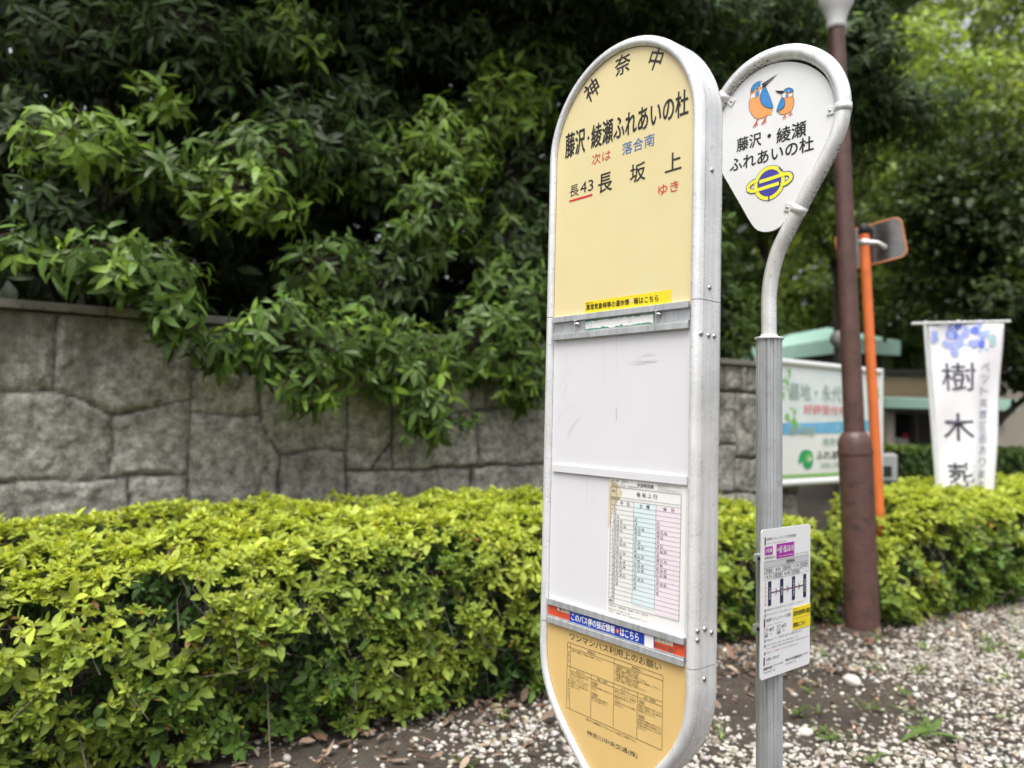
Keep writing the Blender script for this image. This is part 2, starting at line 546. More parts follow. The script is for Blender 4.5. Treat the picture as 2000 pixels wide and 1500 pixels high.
def rail(z0, z1, name, web):
    b = MB()
    h = .0155
    b.box((-.2172, -.0035, z1 - h), (.2172, .012, z1), M['alu_dull'], .0012)
    b.box((-.2172, .0045, z0 + h), (.2172, .012, z1 - h), web)
    b.box((-.2172, -.0035, z0), (.2172, .012, z0 + h), M['alu_dull'], .0012)
    b.box((-.2172, .001, z0 + h + .001), (.2172, .0044, z0 + h + .0035), M['alu_dull'])
    return b.build(name, sign)


ur = rail(1.648, 1.7085, 'upper_crossbar', M['alu_dull'])
b = MB(); fc = Face(b, front)
b.slab([(-.102, 1.6665), (.118, 1.6665), (.119, 1.690), (-.102, 1.6915)], front, -.0043, -.0032, M['green_stick'])
rr = random.Random(3)
top = [(x, 1.6885 + rr.uniform(-.0015, .0018)) for x in np.linspace(.117, -.101, 26)]
bot = [(x, 1.6690 + rr.uniform(-.002, .002) + (.004 if abs(x + .04) < .006 or abs(x - .02) < .005 else 0)) for x in np.linspace(-.101, .117, 30)]
fc.quad(bot + top, M['white'], -.0027)
fc.band([(-.088 + .009 * math.cos(q), 1.679 + .0085 * math.sin(q)) for q in np.linspace(0, 2 * math.pi, 20)[:-1]], .0012, M['grey_tab'], -.0022, True)
fc.line(-.094, 1.685, -.082, 1.673, .0012, M['grey_tab'], -.0022)
fc.disc(.046, 1.6795, .0045, .0045, M['grey_tab'], -.0022)
fc.disc(.046, 1.6795, .003, .003, M['white'], -.0019)
b.build('torn_sticker', ur)
for a, z in ((-.128, 1.684), (.1335, 1.686)):
    b = MB()
    b.lathe([(.0065, .0045), (.0065, .001), (.0045, .0005), (.003, -.009), (.0022, -.010)], M['screw'], 12, (a, 0, z), 'y')
    b.box((a - .0022, -.0105, z - .0085), (a + .0022, -.002, z + .0085), M['screw'], .0012)
    b.build('wing_bolt', ur)

# white panel and its strip
b = MB(); fc = Face(b, front)
b.slab([(-.2195, .980), (.2195, .980), (.2195, 1.655), (-.2195, 1.655)], front, -.014, -.007, M['white_panel'])
rr = random.Random(5)
SCUFF = plain('pencil grey scuff', (0.63, 0.62, 0.62), 0.5, 0, 0.1, 40.0)
SCUFF2 = plain('dark scratch', (0.30, 0.29, 0.29), 0.6, 0, 0.2, 60.0)
for k in range(11):
    x = .03 + rr.uniform(0, .06); z = 1.587 + rr.uniform(-.010, .012); l = rr.uniform(.02, .06)
    fc.band([(x, z), (x + l * .5, z + rr.uniform(-.002, .002)), (x + l, z + rr.uniform(-.003, .003))], .0006, SCUFF, -.0064)
for k in range(7):
    x = -.205 + rr.uniform(0, .05); z = 1.40 + rr.uniform(0, .16); l = rr.uniform(.02, .06)
    fc.band(smooth_path([(x, z), (x + l * .3, z + l * .5), (x + l * .8, z + l * .9)], 4), .0007, SCUFF, -.0064)
fc.band(smooth_path([(.0055, 1.475), (.004, 1.462), (.0055, 1.445)], 4), .0012, SCUFF2, -.0064)
fc.band(smooth_path([(-.0005, 1.487), (.004, 1.493), (.008, 1.489), (.005, 1.484)], 4), .0008, SCUFF, -.0064)
for k in range(16):
    x = rr.uniform(-.2, -.03); z = rr.uniform(1.0, 1.27); l = rr.uniform(.002, .006)
    fc.band([(x, z), (x + rr.uniform(-.002, .003), z + l)], .0006, SCUFF, -.0064)
DRIP = plain('faint rain streak', (0.655, 0.65, 0.64), 0.45, 0, 0.03, 30.0)
for k in range(10):
    x = rr.uniform(-.21, .21); zt = rr.choice([1.646, 1.646, 1.30]); l = rr.uniform(.02, .14); w_ = rr.uniform(.0008, .0028)
    fc.quad([(x - w_ / 2, zt), (x - w_ / 5, zt - l), (x + w_ / 5, zt - l), (x + w_ / 2, zt)], DRIP, -.0067)
b.build('white_panel', sign)
b = MB()
b.box((-.211, .001, 1.309), (.2165, .0069, 1.3285), M['white_panel'], .001)
st = b.build('clear_holding_strip', sign)

# timetable sheet
b = MB(); fc = Face(b, front)
b.slab([(-.0155, .984), (.2125, .984), (.2125, 1.3085), (-.0145, 1.3085)], front, -.0068, -.0058, M['paper'])
O1, O2, O3 = -.0053, -.0049, -.0045
fc.quad([(-.0145, 1.303), (.012, 1.297), (.03, 1.276), (.022, 1.262), (.012, 1.252), (.004, 1.243), (-.002, 1.225), (-.006, 1.205), (-.0125, 1.19), (-.0150, 1.187)], M['stain'], O1 - .0002)
fc.rect(.065, .131, 1.0245, 1.2585, M['paper_blue'], O1)
fc.rect(.131, .2005, 1.0185, 1.2570, M['paper_pink'], O1)
LN = M['ink_soft']
lw = .0009
fc.line(-.006, 1.288, .2010, 1.288, lw, LN, O2)
fc.line(-.008, 1.0150, .1985, 1.0150, lw, LN, O2)
fc.line(-.0065, 1.288, -.008, 1.015, lw, LN, O2)
fc.line(.0105, 1.288, .0085, 1.0150, lw, LN, O2)
fc.line(.2010, 1.288, .1985, 1.015, lw, LN, O2)
fc.line(.0655, 1.2585, .0645, 1.0285, lw * .8, LN, O2)
fc.line(.1315, 1.2585, .1305, 1.0285, lw * .8, LN, O2)
for z in (1.2645, 1.2585): fc.line(-.006, z, .2008, z, lw * .8, LN, O2)
rows = np.linspace(1.2455, 1.0285, 22)
for z in rows: fc.line(-.007, z, .2, z, lw * .7, LN, O2)
fc.text('予定時刻表', .0745, .124, 1.2935, 1.3025, INK, O3, .008)
fc.text('長 坂 上 行', .0735, .135, 1.272, 1.2815, INK, O3, .008)
fc.text('行先', -.004, .0075, 1.275, 1.281, INK, O3, .006)
fc.text('経由', .0125, .022, 1.2595, 1.2635, INK, O3)
fc.text('停留所', -.005, .009, 1.2595, 1.2630, INK, O3)
fc.text('藤沢・綾瀬　　停留所 01', -.005, .046, 1.3010, 1.3050, LN, O3)
fc.text('2023 4 1　　改正', -.005, .034, 1.2960, 1.2995, LN, O3)
fc.text('神奈川中央交通　綾瀬営業所', -.005, .078, 1.2905, 1.2940, LN, O3)
fc.text('道路混雑時は遅れることがあります', .135, .2, 1.3010, 1.3045, LN, O3)
fc.text('ご了承ください', .135, .165, 1.2965, 1.2995, LN, O3)
fc.text('祝日は休日の時刻で運行します', .135, .2, 1.2915, 1.2945, LN, O3)
fc.text('平　日', .024, .052, 1.2475, 1.2560, INK, O3, .004)
fc.text('土　曜', .083, .113, 1.2475, 1.2560, INK, O3, .004)
fc.text('休　日', .152, .182, 1.2475, 1.2560, INK, O3, .004)
D1 = ['', '', '51', '14 37', '00 23 46', '09 55', '41', '27 50', '13 36 59', '45', '08 31 54', '17 40', '03 26 49', '12 35 58', '21 44', '07 30 53', '16', '00', '', '', '']
D2 = ['', '', '51', '14', '00 23 46', '09 55', '41', '27 50', '13 36 59', '45', '08 31 54', '17 40', '03 26 49', '12 35 58', '21', '07 30 53', '16', '00', '', '', '']
for i in range(21):
    z = rows[i + 1] + .0016
    hh = str(i + 5)
    fc.text(hh, .0005 if len(hh) > 1 else .0035, .0075, z, z + .0065, INK, O3, -.002)
    for a, d in ((.0135, D1[i]), (.0690, D2[i]), (.1345, D2[i])):
        if d: fc.text(d, a, a + .0039 * len(d) * .93, z, z + .0066, INK, O3, -.002)
fc.text('備考', -.0055, .0065, 1.0185, 1.0250, INK, O3, .004)
fc.text('お問合せは　綾瀬営業所　電話番号　案内　道路状況', -.0075, .112, 1.0082, 1.0120, LN, O3)
fc.text('表示のほかダイヤで運行いたします', -.0075, .06, .9995, 1.0035, LN, O3)
fc.text('年末年始　お盆期間につきましては臨時の時刻で運行いたします', -.0075, .111, .9935, .9972, LN, O3)
b.build('timetable_sheet', sign)

# lower rail with stickers
lr = rail(.925, .986, 'lower_crossbar', M['alu_dull'])
b = MB(); fc = Face(b, front)
b.slab([(-.217, .941), (.217, .941), (.217, .9702), (-.217, .9702)], front, -.0043, -.0030, M['orange_red'])
fc.rect(-.183, -.135, .9605, .9700, M['cream_sticker'], -.0025)
fc.text('車内で', -.176, -.1365, .9615, .9692, INK, -.0021, .01)
fc.rect(.135, .186, .9600, .9700, M['cream_sticker'], -.0025)
fc.text('ださい。', .1345, .180, .9615, .9690, INK, -.0021, .01)
fc.text('enu.jp/', .135, .195, .9432, .9585, M['ink_soft'], -.0025)
b.build('red_sticker', lr)
b = MB(); fc = Face(b, front)
b.slab([(-.135, .9412), (.1345, .9412), (.1345, .9692), (-.135, .9692)], front, -.0020, -.0012, M['royal'])
fc.text('神奈中バス', -.130, -.100, .9662, .9688, M['white'], -.0008)
fc.text('このバス停の接近情報', -.1285, .0165, .9480, .9655, M['white'], -.0008, .022)
fc.text('はこちら', .034, .0895, .9480, .9655, M['white'], -.0008, .022)
fc.disc(.0255, .9565, .0055, .0055, M['orange_red'], -.0008)
fc.text('!', .0245, .0265, .9535, .9595, M['white'], -.0005, .03)
fc.rect(.107, .1335, .9418, .9686, M['white'], -.0008)
b.build('blue_notice_sticker', lr)

# lower ochre panel
b = MB(); fc = Face(b, front)
lp = inset(low, .0185)
lp = [(x, z) for x, z in lp if z < .9215]
b.slab([(-.2285, .9300)] + lp + [(.2285, .9300)], front, -.012, -.006, M['ochre'])
O = -.0054
T2 = plain('brown black print', (0.05, 0.035, 0.02), 0.5, 0, 0.1)
fc.band(inset(low, .0253), .0016, M['seam_dirt'], O)
fc.text('ワンマンバス利用上のお願い', -.138, .152, .8975, .9145, INK, O, .002)
fc.text('車内では運賃のいらないよう小銭をご用意下さい。', -.0755, .086, .7195, .7255, T2, O)
fc.text('神奈川中央交通(株)', -.0725, .0875, .6845, .6985, INK, O, .002)
x0, x1, z0, z1 = -.1457, .1572, .729, .8895
lw = .0010
for z in (z0, z1): fc.line(x0, z, x1, z, lw, T2, O)
for x in (x0, -.1347, x1): fc.line(x, z0, x, z1, lw, T2, O)
fc.line(x0, .8785, -.1347, .8785, lw, T2, O)
fc.line(-.1347, .8785, x1, .8785, lw, T2, O)
fc.line(x0, .8320, x1, .8320, lw, T2, O)
fc.line(-.1347, .8225, x1, .8225, lw, T2, O)
fc.line(.0125, z0, .0125, z1, lw, T2, O)
fc.line(-.0612, z0, -.0612, .8320, lw, T2, O)
fc.line(.0849, z0, .0849, .8320, lw, T2, O)
fc.text('運賃前払い', -.075, -.046, .8808, .8868, T2, O)
fc.text('運賃後払い', .066, .098, .8808, .8868, T2, O)
fc.text('前扉から乗車して中扉から降車して下さい。', -.131, -.026, .8705, .8755, T2, O)
for zz, tx in ((.8665, '後乗り・後降り方式'), (.8460, '中乗り・前降り方式')):
    fc.band([(.0165, zz), (.0895, zz), (.0895, zz + .0085), (.0165, zz + .0085)], .0008, T2, O, True)
    fc.text(tx, .020, .086, zz + .0015, zz + .007, T2, O)
fc.text('後扉から乗車して前扉から降車して下さい。', .0165, .112, .8602, .8650, T2, O)
fc.text('※前後の扉が無いバスは中扉から乗車して下さい。', .0165, .152, .8552, .8596, T2, O)
fc.text('中扉から乗車して前扉から降車して下さい。', .0165, .112, .8395, .8442, T2, O)
for a0, a1, tx in ((-.112, -.086, 'ICカード'), (-.041, -.008, '現金・定期券'), (.037, .061, 'ICカード'), (.104, .138, '現金・定期券')):
    fc.text(tx, a0, a1, .8245, .8300, T2, O)
def para(a0, zt, lines, wd):
    for i, l in enumerate(lines):
        fc.text(l, a0, a0 + wd * min(1, len(l) / 14), zt - .0062 * i - .0047, zt - .0062 * i, T2, O)
para(-.1315, .8190, ['乗車時に運賃箱の読取り部に', 'タッチして下さい。', '※ポケット等に入れたままの', 'お客様は、カードを出して', '確実にもう一度読み取り部に', 'お願いします。'], .066)
fc.band([(-.0585, .8105), (-.0385, .8105), (-.0385, .8175), (-.0585, .8175)], .0007, T2, O, True)
fc.text('現金', -.056, -.041, .8115, .8165, T2, O)
para(-.0585, .8085, ['乗車時に運賃箱にお金をお入れ', '下さい。'], .066)
fc.band([(-.0585, .7845), (-.0385, .7845), (-.0385, .7915), (-.0585, .7915)], .0007, T2, O, True)
fc.text('定期券', -.0565, -.040, .7855, .7905, T2, O)
para(-.0585, .7825, ['乗車時に定期券を運転士に', 'はっきりお見せ下さい。'], .063)
para(.0150, .8190, ['乗車時に乗車用カードリーダーに', 'タッチしていただき、降車時は', '運賃箱読取り部にタッチして', '下さい。', '※整理券をお取りになる必要は', 'ありません。'], .066)
fc.band([(.0875, .8105), (.1075, .8105), (.1075, .8175), (.0875, .8175)], .0007, T2, O, True)
fc.text('現金', .090, .105, .8115, .8165, T2, O)
para(.0875, .8085, ['乗車時に整理券をお取りになり', '降車時に整理券と一緒に現金を', '運賃箱にお入れ下さい。'], .066)
fc.band([(.0875, .7785), (.1075, .7785), (.1075, .7855), (.0875, .7855)], .0007, T2, O, True)
fc.text('定期券', .0895, .106, .7795, .7845, T2, O)
para(.0875, .7765, ['乗車時に整理券をお取りになり', '降車時に整理券は運賃箱に入れ', '定期券は運転士にはっきりお見', 'せ下さい。'], .066)
for i, ch in enumerate('乗降方法'): fc.text(ch, -.1425, -.138, .863 - i * .0075, .8685 - i * .0075, T2, O)
for i, ch in enumerate('運賃お支払方法'): fc.text(ch, -.1425, -.138, .795 - i * .0075, .8005 - i * .0075, T2, O)
b.build('lower_panel', sign)
# core painted near black for the shade of the hollow, back panel, post
b = MB()
b.slab([(HW - .012, 1.0)] + inset(up, .012)[1:-1] + [(-HW + .012, 1.0)], front, -.062, -.020, M['dark'])
b.slab([(HW - .012, .998)] + [p for p in inset(low, .012)[::-1] if p[1] < .99] + [(-HW + .012, .998)], front, -.062, -.020, M['dark'])
b.build('hollow_shade_core', sign)
b = MB()
b.slab(inset(up, .024), front, -.079, -.073, M['cream'])
b.slab([(-.222, .93), (.222, .93), (.222, 1.705), (-.222, 1.705)], front, -.0785, -.0735, M['white_panel'])
b.slab(inset(low, .024), front, -.079, -.073, M['ochre'])
b.build('back_panel', sign)
for t, z in ((.037, 1.996), (.033, 1.737), (.0072, 1.635), (.032, 1.633), (.052, 1.633), (.032, 1.006), (.0085, .986), (.055, .995), (.0085, 1.005), (.032, .901)):
    b = MB()
    b.lathe([(.0058, -.0008), (.0058, .0008), (.0048, .0024), (.0026, .0034), (.0008, .0036)], M['screw'], 14, (HW - (.0012 if t < .01 else 0), t, z), 'x')
    b.build('screw', sign)
b = MB()
b.tube([(0, .04, .10), (0, .04, .62)], .036, M['alu'], 20)
b.build('post', sign)
b = MB()
b.lathe([(.22, 0), (.22, .05), (.20, .09), (.06, .125), (.05, .125)], M['concrete'], 8, (0, .04, .002), smooth=False)
b.build('foot', sign)

# ------------------------------------------------------------------ teardrop bus stop pole
PO = np.array([0.70682, 2.1, 0])
pole = thing('bus_stop_pole', 'slim fluted aluminium bus stop pole with teardrop kingfisher plate and bent tube', 'bus stop sign', tuple(PO), -YAW)
b = MB()
# fluted extrusion: a rounded profile with grooves, slightly leaning
prof = []
for k in range(72):
    q = 2 * math.pi * k / 72
    r_ = .0345
    d = math.degrees(q) % 90
    if 38 < d < 52: r_ = .0300
    if 18 < d < 23 or 67 < d < 72: r_ = .0308
    prof.append((r_ * math.cos(q), r_ * math.sin(q)))
V, Fc = [], []
for z in (0.0, .5, 1.0, 1.676):
    ux = .0155 - (.0155 + .0017) * z / 1.68
    V += [(ux + x, y, z) for x, y in prof]
for i in range(3):
    for k in range(72):
        j = (k + 1) % 72
        Fc.append((i * 72 + k, i * 72 + j, (i + 1) * 72 + j, (i + 1) * 72 + k))
b.add(V, Fc, M['alu_dull'], False)
b.build('lower_post', pole)
b = MB()
b.lathe([(.0385, 1.676), (.0395, 1.678), (.0395, 1.681), (.030, 1.6835), (.0235, 1.686), (.0225, 1.690)], M['alu'], 28, (-.0017, 0, 0))
b.build('collar', pole)
tp = [(-.0018, 1.675), (-.0028, 1.73), (-.003, 1.795), (.0045, 1.855), (.024, 1.918), (.0525, 1.968), (.085, 2.021), (.125, 2.085), (.1625, 2.143), (.190, 2.195), (.2045, 2.245), (.2055, 2.290), (.194, 2.338), (.169, 2.385), (.131, 2.424), (.083, 2.4545), (.028, 2.4705), (-.030, 2.4715), (-.085, 2.457), (-.132, 2.4275), (-.169, 2.387), (-.192, 2.341), (-.200, 2.292)]
b = MB()
b.tube([(x, 0, z) for x, z in smooth_path(tp, 5)], .0205, M['alu'], 20)
tb = b.build('bent_tube', pole)
# black grime specks on the shaded underside of the loop
b = MB()
sp = smooth_path(tp, 5)
rr = random.Random(11)
gsp = [(p, sp[min(i + 1, len(sp) - 1)]) for i, p in enumerate(sp)]
for k in range(900):
    i = rr.choice(range(82, 106)) if k < 640 else rr.choice(range(22, 44))
    p, q = gsp[i]
    d = q - p; d = d / (np.linalg.norm(d) + 1e-9)
    inn = np.array([-d[1], d[0]])
    sgn = 1 if k < 640 else -1
    ang = rr.gauss(-.15, .42) if k < 640 else rr.gauss(.2, .35)
    f = rr.random()
    c = p * (1 - f) + q * f
    nn = np.array([inn[0] * sgn * math.cos(ang), -abs(math.sin(ang)) if ang < 0 else math.sin(ang), inn[1] * sgn * math.cos(ang)])
    ctr = np.array([c[0], 0, c[1]]) + nn * .0207
    t1 = np.array([d[0], 0, d[1]]); t2 = np.cross(nn, t1)
    s_ = rr.uniform(.0006, .0026)
    b.add([ctr + t1 * s_ * rr.uniform(.6, 1.3), ctr + t2 * s_ * rr.uniform(.4, .9), ctr - t1 * s_ * rr.uniform(.6, 1.3), ctr - t2 * s_ * rr.uniform(.4, .9)], [(0, 1, 2, 3)], M['grime'])
gr = b.build('grime_specks', tb)

# plate
b = MB(); fc = Face(b, front)
pe = smooth_path([(-.0195, 1.979), (.010, 1.979), (.034, 1.990), (.054, 2.015), (.086, 2.069), (.128, 2.134), (.161, 2.188), (.180, 2.240), (.1825, 2.286), (.171, 2.332), (.146, 2.372), (.111, 2.406), (.066, 2.432), (.018, 2.4465), (-.030, 2.447), (-.077, 2.436), (-.117, 2.412), (-.151, 2.378), (-.175, 2.337), (-.186, 2.291), (-.184, 2.245), (-.168, 2.193), (-.137, 2.138), (-.098, 2.072), (-.066, 2.018), (-.045, 1.991)], 4, True)
b.slab([tuple(p) for p in pe], front, -.006, .001, M['plate'])
O = .0016
OR, BB, FT, WH = M['bird_orange'], M['bird_blue'], M['bird_foot'], M['white']


def blob(pts, mat, o, n=5, outline=True):
    q = [tuple(p) for p in smooth_path(pts, n, True)]
    c = np.mean(np.array(q), 0)
    P = np.array(q); m = len(P)
    b.add([front(c[0], c[1], o)] + [front(x, y, o) for x, y in P], [(0, 1 + i, 1 + (i + 1) % m) for i in range(m)], mat)
    if outline: fc.band(q, .0011, INK, o + .0003, True)


# large kingfisher
blob([(-.0645, 2.402), (-.068, 2.378), (-.0722, 2.357), (-.0675, 2.334), (-.050, 2.309), (-.028, 2.3035), (-.010, 2.309), (.0015, 2.322), (-.001, 2.345), (-.012, 2.372), (-.020, 2.394), (-.028, 2.4075), (-.046, 2.4125)], OR, O)
fc.quad([(-.010, 2.328), (.005, 2.325), (.000, 2.304), (-.014, 2.309)], OR, O + .0004)
blob([(-.064, 2.395), (-.060, 2.407), (-.046, 2.4125), (-.030, 2.4095), (-.036, 2.400), (-.050, 2.396), (-.062, 2.388)], BB, O + .0005)
fc.quad([(-.0345, 2.4095), (-.024, 2.406), (-.023, 2.393), (-.0345, 2.394)], WH, O + .0006)
fc.quad([(-.0665, 2.379), (-.055, 2.384), (-.0515, 2.373), (-.066, 2.370)], WH, O + .0006)
fc.quad([(-.050, 2.385), (-.041, 2.389), (-.040, 2.373), (-.050, 2.370)], BB, O + .0006)
fc.quad([(-.038, 2.385), (-.023, 2.389), (-.025, 2.378), (-.036, 2.372)], WH, O + .0006)
fc.disc(-.046, 2.3935, .0046, .0044, WH, O + .0008); fc.disc(-.0455, 2.3935, .0032, .0031, INK, O + .0011); fc.disc(-.0445, 2.395, .001, .001, WH, O + .0013)
fc.quad([(-.030, 2.403), (-.021, 2.4045), (.0187, 2.4145), (-.017, 2.393), (-.029, 2.391)], INK, O + .0008)
fc.quad([(-.022, 2.3985), (-.012, 2.4005), (.006, 2.4085), (-.010, 2.3995)], M['grey_tab'], O + .0011)
blob([(-.022, 2.392), (-.034, 2.374), (-.0335, 2.353), (-.020, 2.335), (.005, 2.3225), (-.002, 2.350), (-.011, 2.373)], BB, O + .0009)
for i in range(14): fc.disc(-.024 + (i % 4) * .0055, 2.372 - (i // 4) * .0085 - (i % 4) * .003, .0008, .0011, M['flower_lilac'], O + .0013, 8)
for fx, fz in ((-.047, 2.297), (-.020, 2.298)):
    fc.line(fx + .006, fz + .010, fx, fz, .0042, FT, O + .0007)
    for da, db in ((-.011, -.011), (-.004, -.013), (.004, -.010)): fc.line(fx, fz + .001, fx + da, fz + db, .003, FT, O + .0007)
# small kingfisher
blob([(.0395, 2.363), (.053, 2.3645), (.066, 2.354), (.0655, 2.338), (.0692, 2.319), (.0615, 2.299), (.042, 2.294), (.026, 2.300), (.021, 2.313), (.028, 2.335), (.033, 2.350)], OR, O)
blob([(.040, 2.361), (.050, 2.3650), (.062, 2.359), (.0665, 2.350), (.052, 2.352), (.042, 2.356)], BB, O + .0005)
fc.quad([(.034, 2.356), (.044, 2.357), (.043, 2.341), (.034, 2.343)], WH, O + .0005)
fc.quad([(.044, 2.350), (.050, 2.349), (.051, 2.338), (.045, 2.339)], BB, O + .0006)
fc.quad([(.053, 2.346), (.065, 2.346), (.064, 2.339), (.054, 2.338)], WH, O + .0006)
fc.disc(.0505, 2.3535, .0035, .0032, WH, O + .0008); fc.disc(.0502, 2.3535, .0024, .0023, INK, O + .0011)
fc.quad([(.0108, 2.3700), (.036, 2.3615), (.041, 2.355), (.032, 2.3530), (.018, 2.3615)], INK, O + .0008)
blob([(.032, 2.342), (.0405, 2.335), (.0395, 2.316), (.0175, 2.309), (.022, 2.326)], BB, O + .0009)
for fx, fz in ((.041, 2.289), (.059, 2.292)):
    fc.line(fx + .001, fz + .006, fx, fz, .0028, FT, O + .0007)
    for da, db in ((-.006, -.006), (0, -.008), (.006, -.005)): fc.line(fx, fz + .001, fx + da, fz + db, .0022, FT, O + .0007)
# place name
fc.text('藤沢', -.111, -.031, 2.2275, 2.2665, INK, O, .018)
fc.disc(-.006, 2.2470, .0058, .0058, INK, O)
fc.text('綾瀬', .017, .1045, 2.2180, 2.2600, INK, O, .018)
fc.text('ふれあいの杜', -.1335, .1265, 2.1730, 2.2130, INK, O, .020)
# emblem: blue disc ringed in yellow, crossed by a yellow S with a looped band
EY, EB = M['emblem_yellow'], M['emblem_blue']
cx, cz = -.0045, 2.1135
loop = [(x, z) for x, z in smooth_path([(-.040, 2.128), (-.056, 2.127), (-.0695, 2.119), (-.0705, 2.109), (-.061, 2.102), (-.046, 2.101), (-.010, 2.1035), (.026, 2.1055)], 5)]
loop2 = [(-cx * 0 + 2 * cx - x, 2 * cz - z + .0015) for x, z in loop]
ringp = [(cx + .0425 * math.cos(q), cz + .0425 * math.sin(q)) for q in np.linspace(0, 2 * math.pi, 48)[:-1]]
fc.disc(cx, cz, .0495, .0495, EB, O, 40)
for l in (loop, loop2): fc.band(l, .0155, EB, O + .0003)
fc.band(ringp, .0105, EY, O + .0006, True)
fc.disc(cx, cz, .0365, .0365, EB, O + .0008, 40)
for l in (loop, loop2): fc.band(l, .0098, EY, O + .0012)
fc.rect(cx - .0022, cx + .0022, cz - .0495, cz - .036, EB, O + .0015)
fc.line(cx + .030, cz + .036, cx + .040, cz + .024, .003, EB, O + .0015)
pl = b.build('teardrop_plate', pole)
# clamps
for (ax, az, dx, dz) in ((.205, 2.266, -.96, .03), (.087, 2.024, -.80, .30), (-.153, 2.406, .72, -.62)):
    d = np.array([dx, dz]); d /= np.linalg.norm(d)
    i = min(range(len(sp)), key=lambda k: (sp[k][0] - ax) ** 2 + (sp[k][1] - az) ** 2)
    c = sp[i]; t = sp[min(i + 1, len(sp) - 1)] - sp[max(i - 1, 0)]; t = t / np.linalg.norm(t)
    b = MB()
    C3 = np.array([c[0], 0, c[1]]); T3 = np.array([t[0], 0, t[1]])
    b.tube([C3 - T3 * .0105, C3 - T3 * .0104, C3 + T3 * .0104, C3 + T3 * .0105], [.0206, .0219, .0219, .0206], M['alu'], 24)
    e0, e1 = c + d * .018, c + d * .043
    pr = np.array([-d[1], d[0]])
    if abs(pr @ t) < 0.5: pr = t
    pts = [tuple(e0 - pr * .0100), tuple(e1 - pr * .0100), tuple(e1 + pr * .0100), tuple(e0 + pr * .0100)]
    a2 = sum(pts[k][0] * pts[(k + 1) % 4][1] - pts[(k + 1) % 4][0] * pts[k][1] for k in range(4))
    if a2 < 0: pts = pts[::-1]
    b.slab(pts, front, .0016, .0046, M['alu'])
    q = c + d * .034
    b.lathe([(.0036, -.0046), (.0036, -.0062), (.002, -.0072)], M['screw'], 10, (q[0], 0, q[1]), 'y')
    b.build('pipe_clamp', pole)

# community bus plate clipped to the pole, turned to face the road
TX = .0490


def side(a, b_, off): return (TX + off, a - .0125, b_)


b = MB(); fc = Face(b, side)
cor = []
A0, A1, B0, B1, RC = -.0945, .1455, .7845, 1.1690, .009
for (ca, cb, q0) in ((A1 - RC, B0 + RC, -90), (A1 - RC, B1 - RC, 0), (A0 + RC, B1 - RC, 90), (A0 + RC, B0 + RC, 180)):
    for k in range(6):
        q = R(q0 + 18 * k); cor.append((ca + RC * math.cos(q), cb + RC * math.sin(q)))
b.slab(cor, side, -.003, 0, plain('clean white plate', (.80, .81, .82), .35, 0, .02, 6.0))
O = .0006
MR, GT, NVY, GD = M['maroon'], M['grey_tab'], M['navy'], M['grey_dark']
for z0, z1 in ((1.1285, 1.1495), (.9170, .9400), (.8195, .8410)): fc.rect(-.0815, -.0750, z0, z1, MR, O)
fc.text('綾瀬市コミュニティバス予定時刻表', -.0705, .0715, 1.1395, 1.1475, INK, O)
fc.text('Ayase City Community Bus Time Table', -.0705, .022, 1.1295, 1.1335, GD, O)
fc.rect(-.080, -.0423, 1.1025, 1.1240, M['purple'], O)
fc.text('3号車', -.0765, -.0465, 1.1075, 1.1195, WH, O + .0005, .01)
fc.rect(-.025, .0617, 1.0885, 1.1270, M['purple'], O)
fc.text('14', -.022, -.013, 1.1075, 1.1165, WH, O + .0005, .01)
fc.text('藤沢・綾瀬ふれあいの杜', -.011, .0585, 1.1020, 1.1215, WH, O + .0005, .01)
fc.text('Fujisawa Ayase Fureainomori', -.016, .058, 1.0915, 1.0965, WH, O + .0005)
fc.text('綾瀬市役所ゆき', -.0805, -.031, 1.0915, 1.0990, INK, O)
fc.text('for Ayase City Office', -.0805, -.040, 1.0855, 1.0890, GD, O)
fc.text('※平日・土曜・休日共通', .066, .133, 1.0895, 1.0945, GD, O)
g0, g1 = -.0828, .1346
fc.rect(g0, g1, 1.0690, 1.0855, GT, O)
fc.text('発車時刻', .022, .062, 1.0720, 1.0820, INK, O + .0005, .004)
cs = np.linspace(g0, g1, 6)
T = [['7:54', '8:54', '10:14', '11:34', '12:54'], ['14:24', '15:29', '16:44', '17:54', '']]
for r_ in range(2):
    zb, zt = (1.0535, 1.0690) if r_ == 0 else (1.0385, 1.0535)
    for c_ in range(5):
        if (r_ + c_) % 2 == 0: fc.rect(cs[c_], cs[c_ + 1], zb, zt, GT, O)
        if T[r_][c_]:
            w2 = .0145 if len(T[r_][c_]) > 4 else .012
            m_ = (cs[c_] + cs[c_ + 1]) / 2
            fc.text(T[r_][c_], m_ - w2, m_ + w2, zb + .003, zt - .003, INK, O + .0005)
for z in (1.0855, 1.0690, 1.0535, 1.0385): fc.line(g0, z, g1, z, .0007, GD, O + .0004)
for a in cs: fc.line(a, 1.0385, a, 1.0690, .0007, GD, O + .0004)
fc.line(cs[4], 1.0530, cs[5], 1.0390, .0007, GD, O + .0004)
fc.line(g0, 1.0385, g0, 1.0855, .0007, GD, O + .0004); fc.line(g1, 1.0385, g1, 1.0855, .0007, GD, O + .0004)
fc.line(-.0485, 1.0030, .1080, 1.0040, .0034, MR, O)
for a, s_ in ((-.0635, '寺尾釜田'), (-.0065, '綾瀬西'), (.0515, '市役所前通り'), (.1085, '綾瀬市役所')):
    fc.rect(a, a + .0150, .9705, 1.0335, NVY, O + .0004)
    hh = .0075 if len(s_) > 4 else .0085
    zt = 1.002 + len(s_) * hh / 2
    for i, ch in enumerate(s_): fc.text(ch, a + .0045, a + .0105, zt - hh * (i + 1) + .0012, zt - hh * i - .0006, WH, O + .0008)
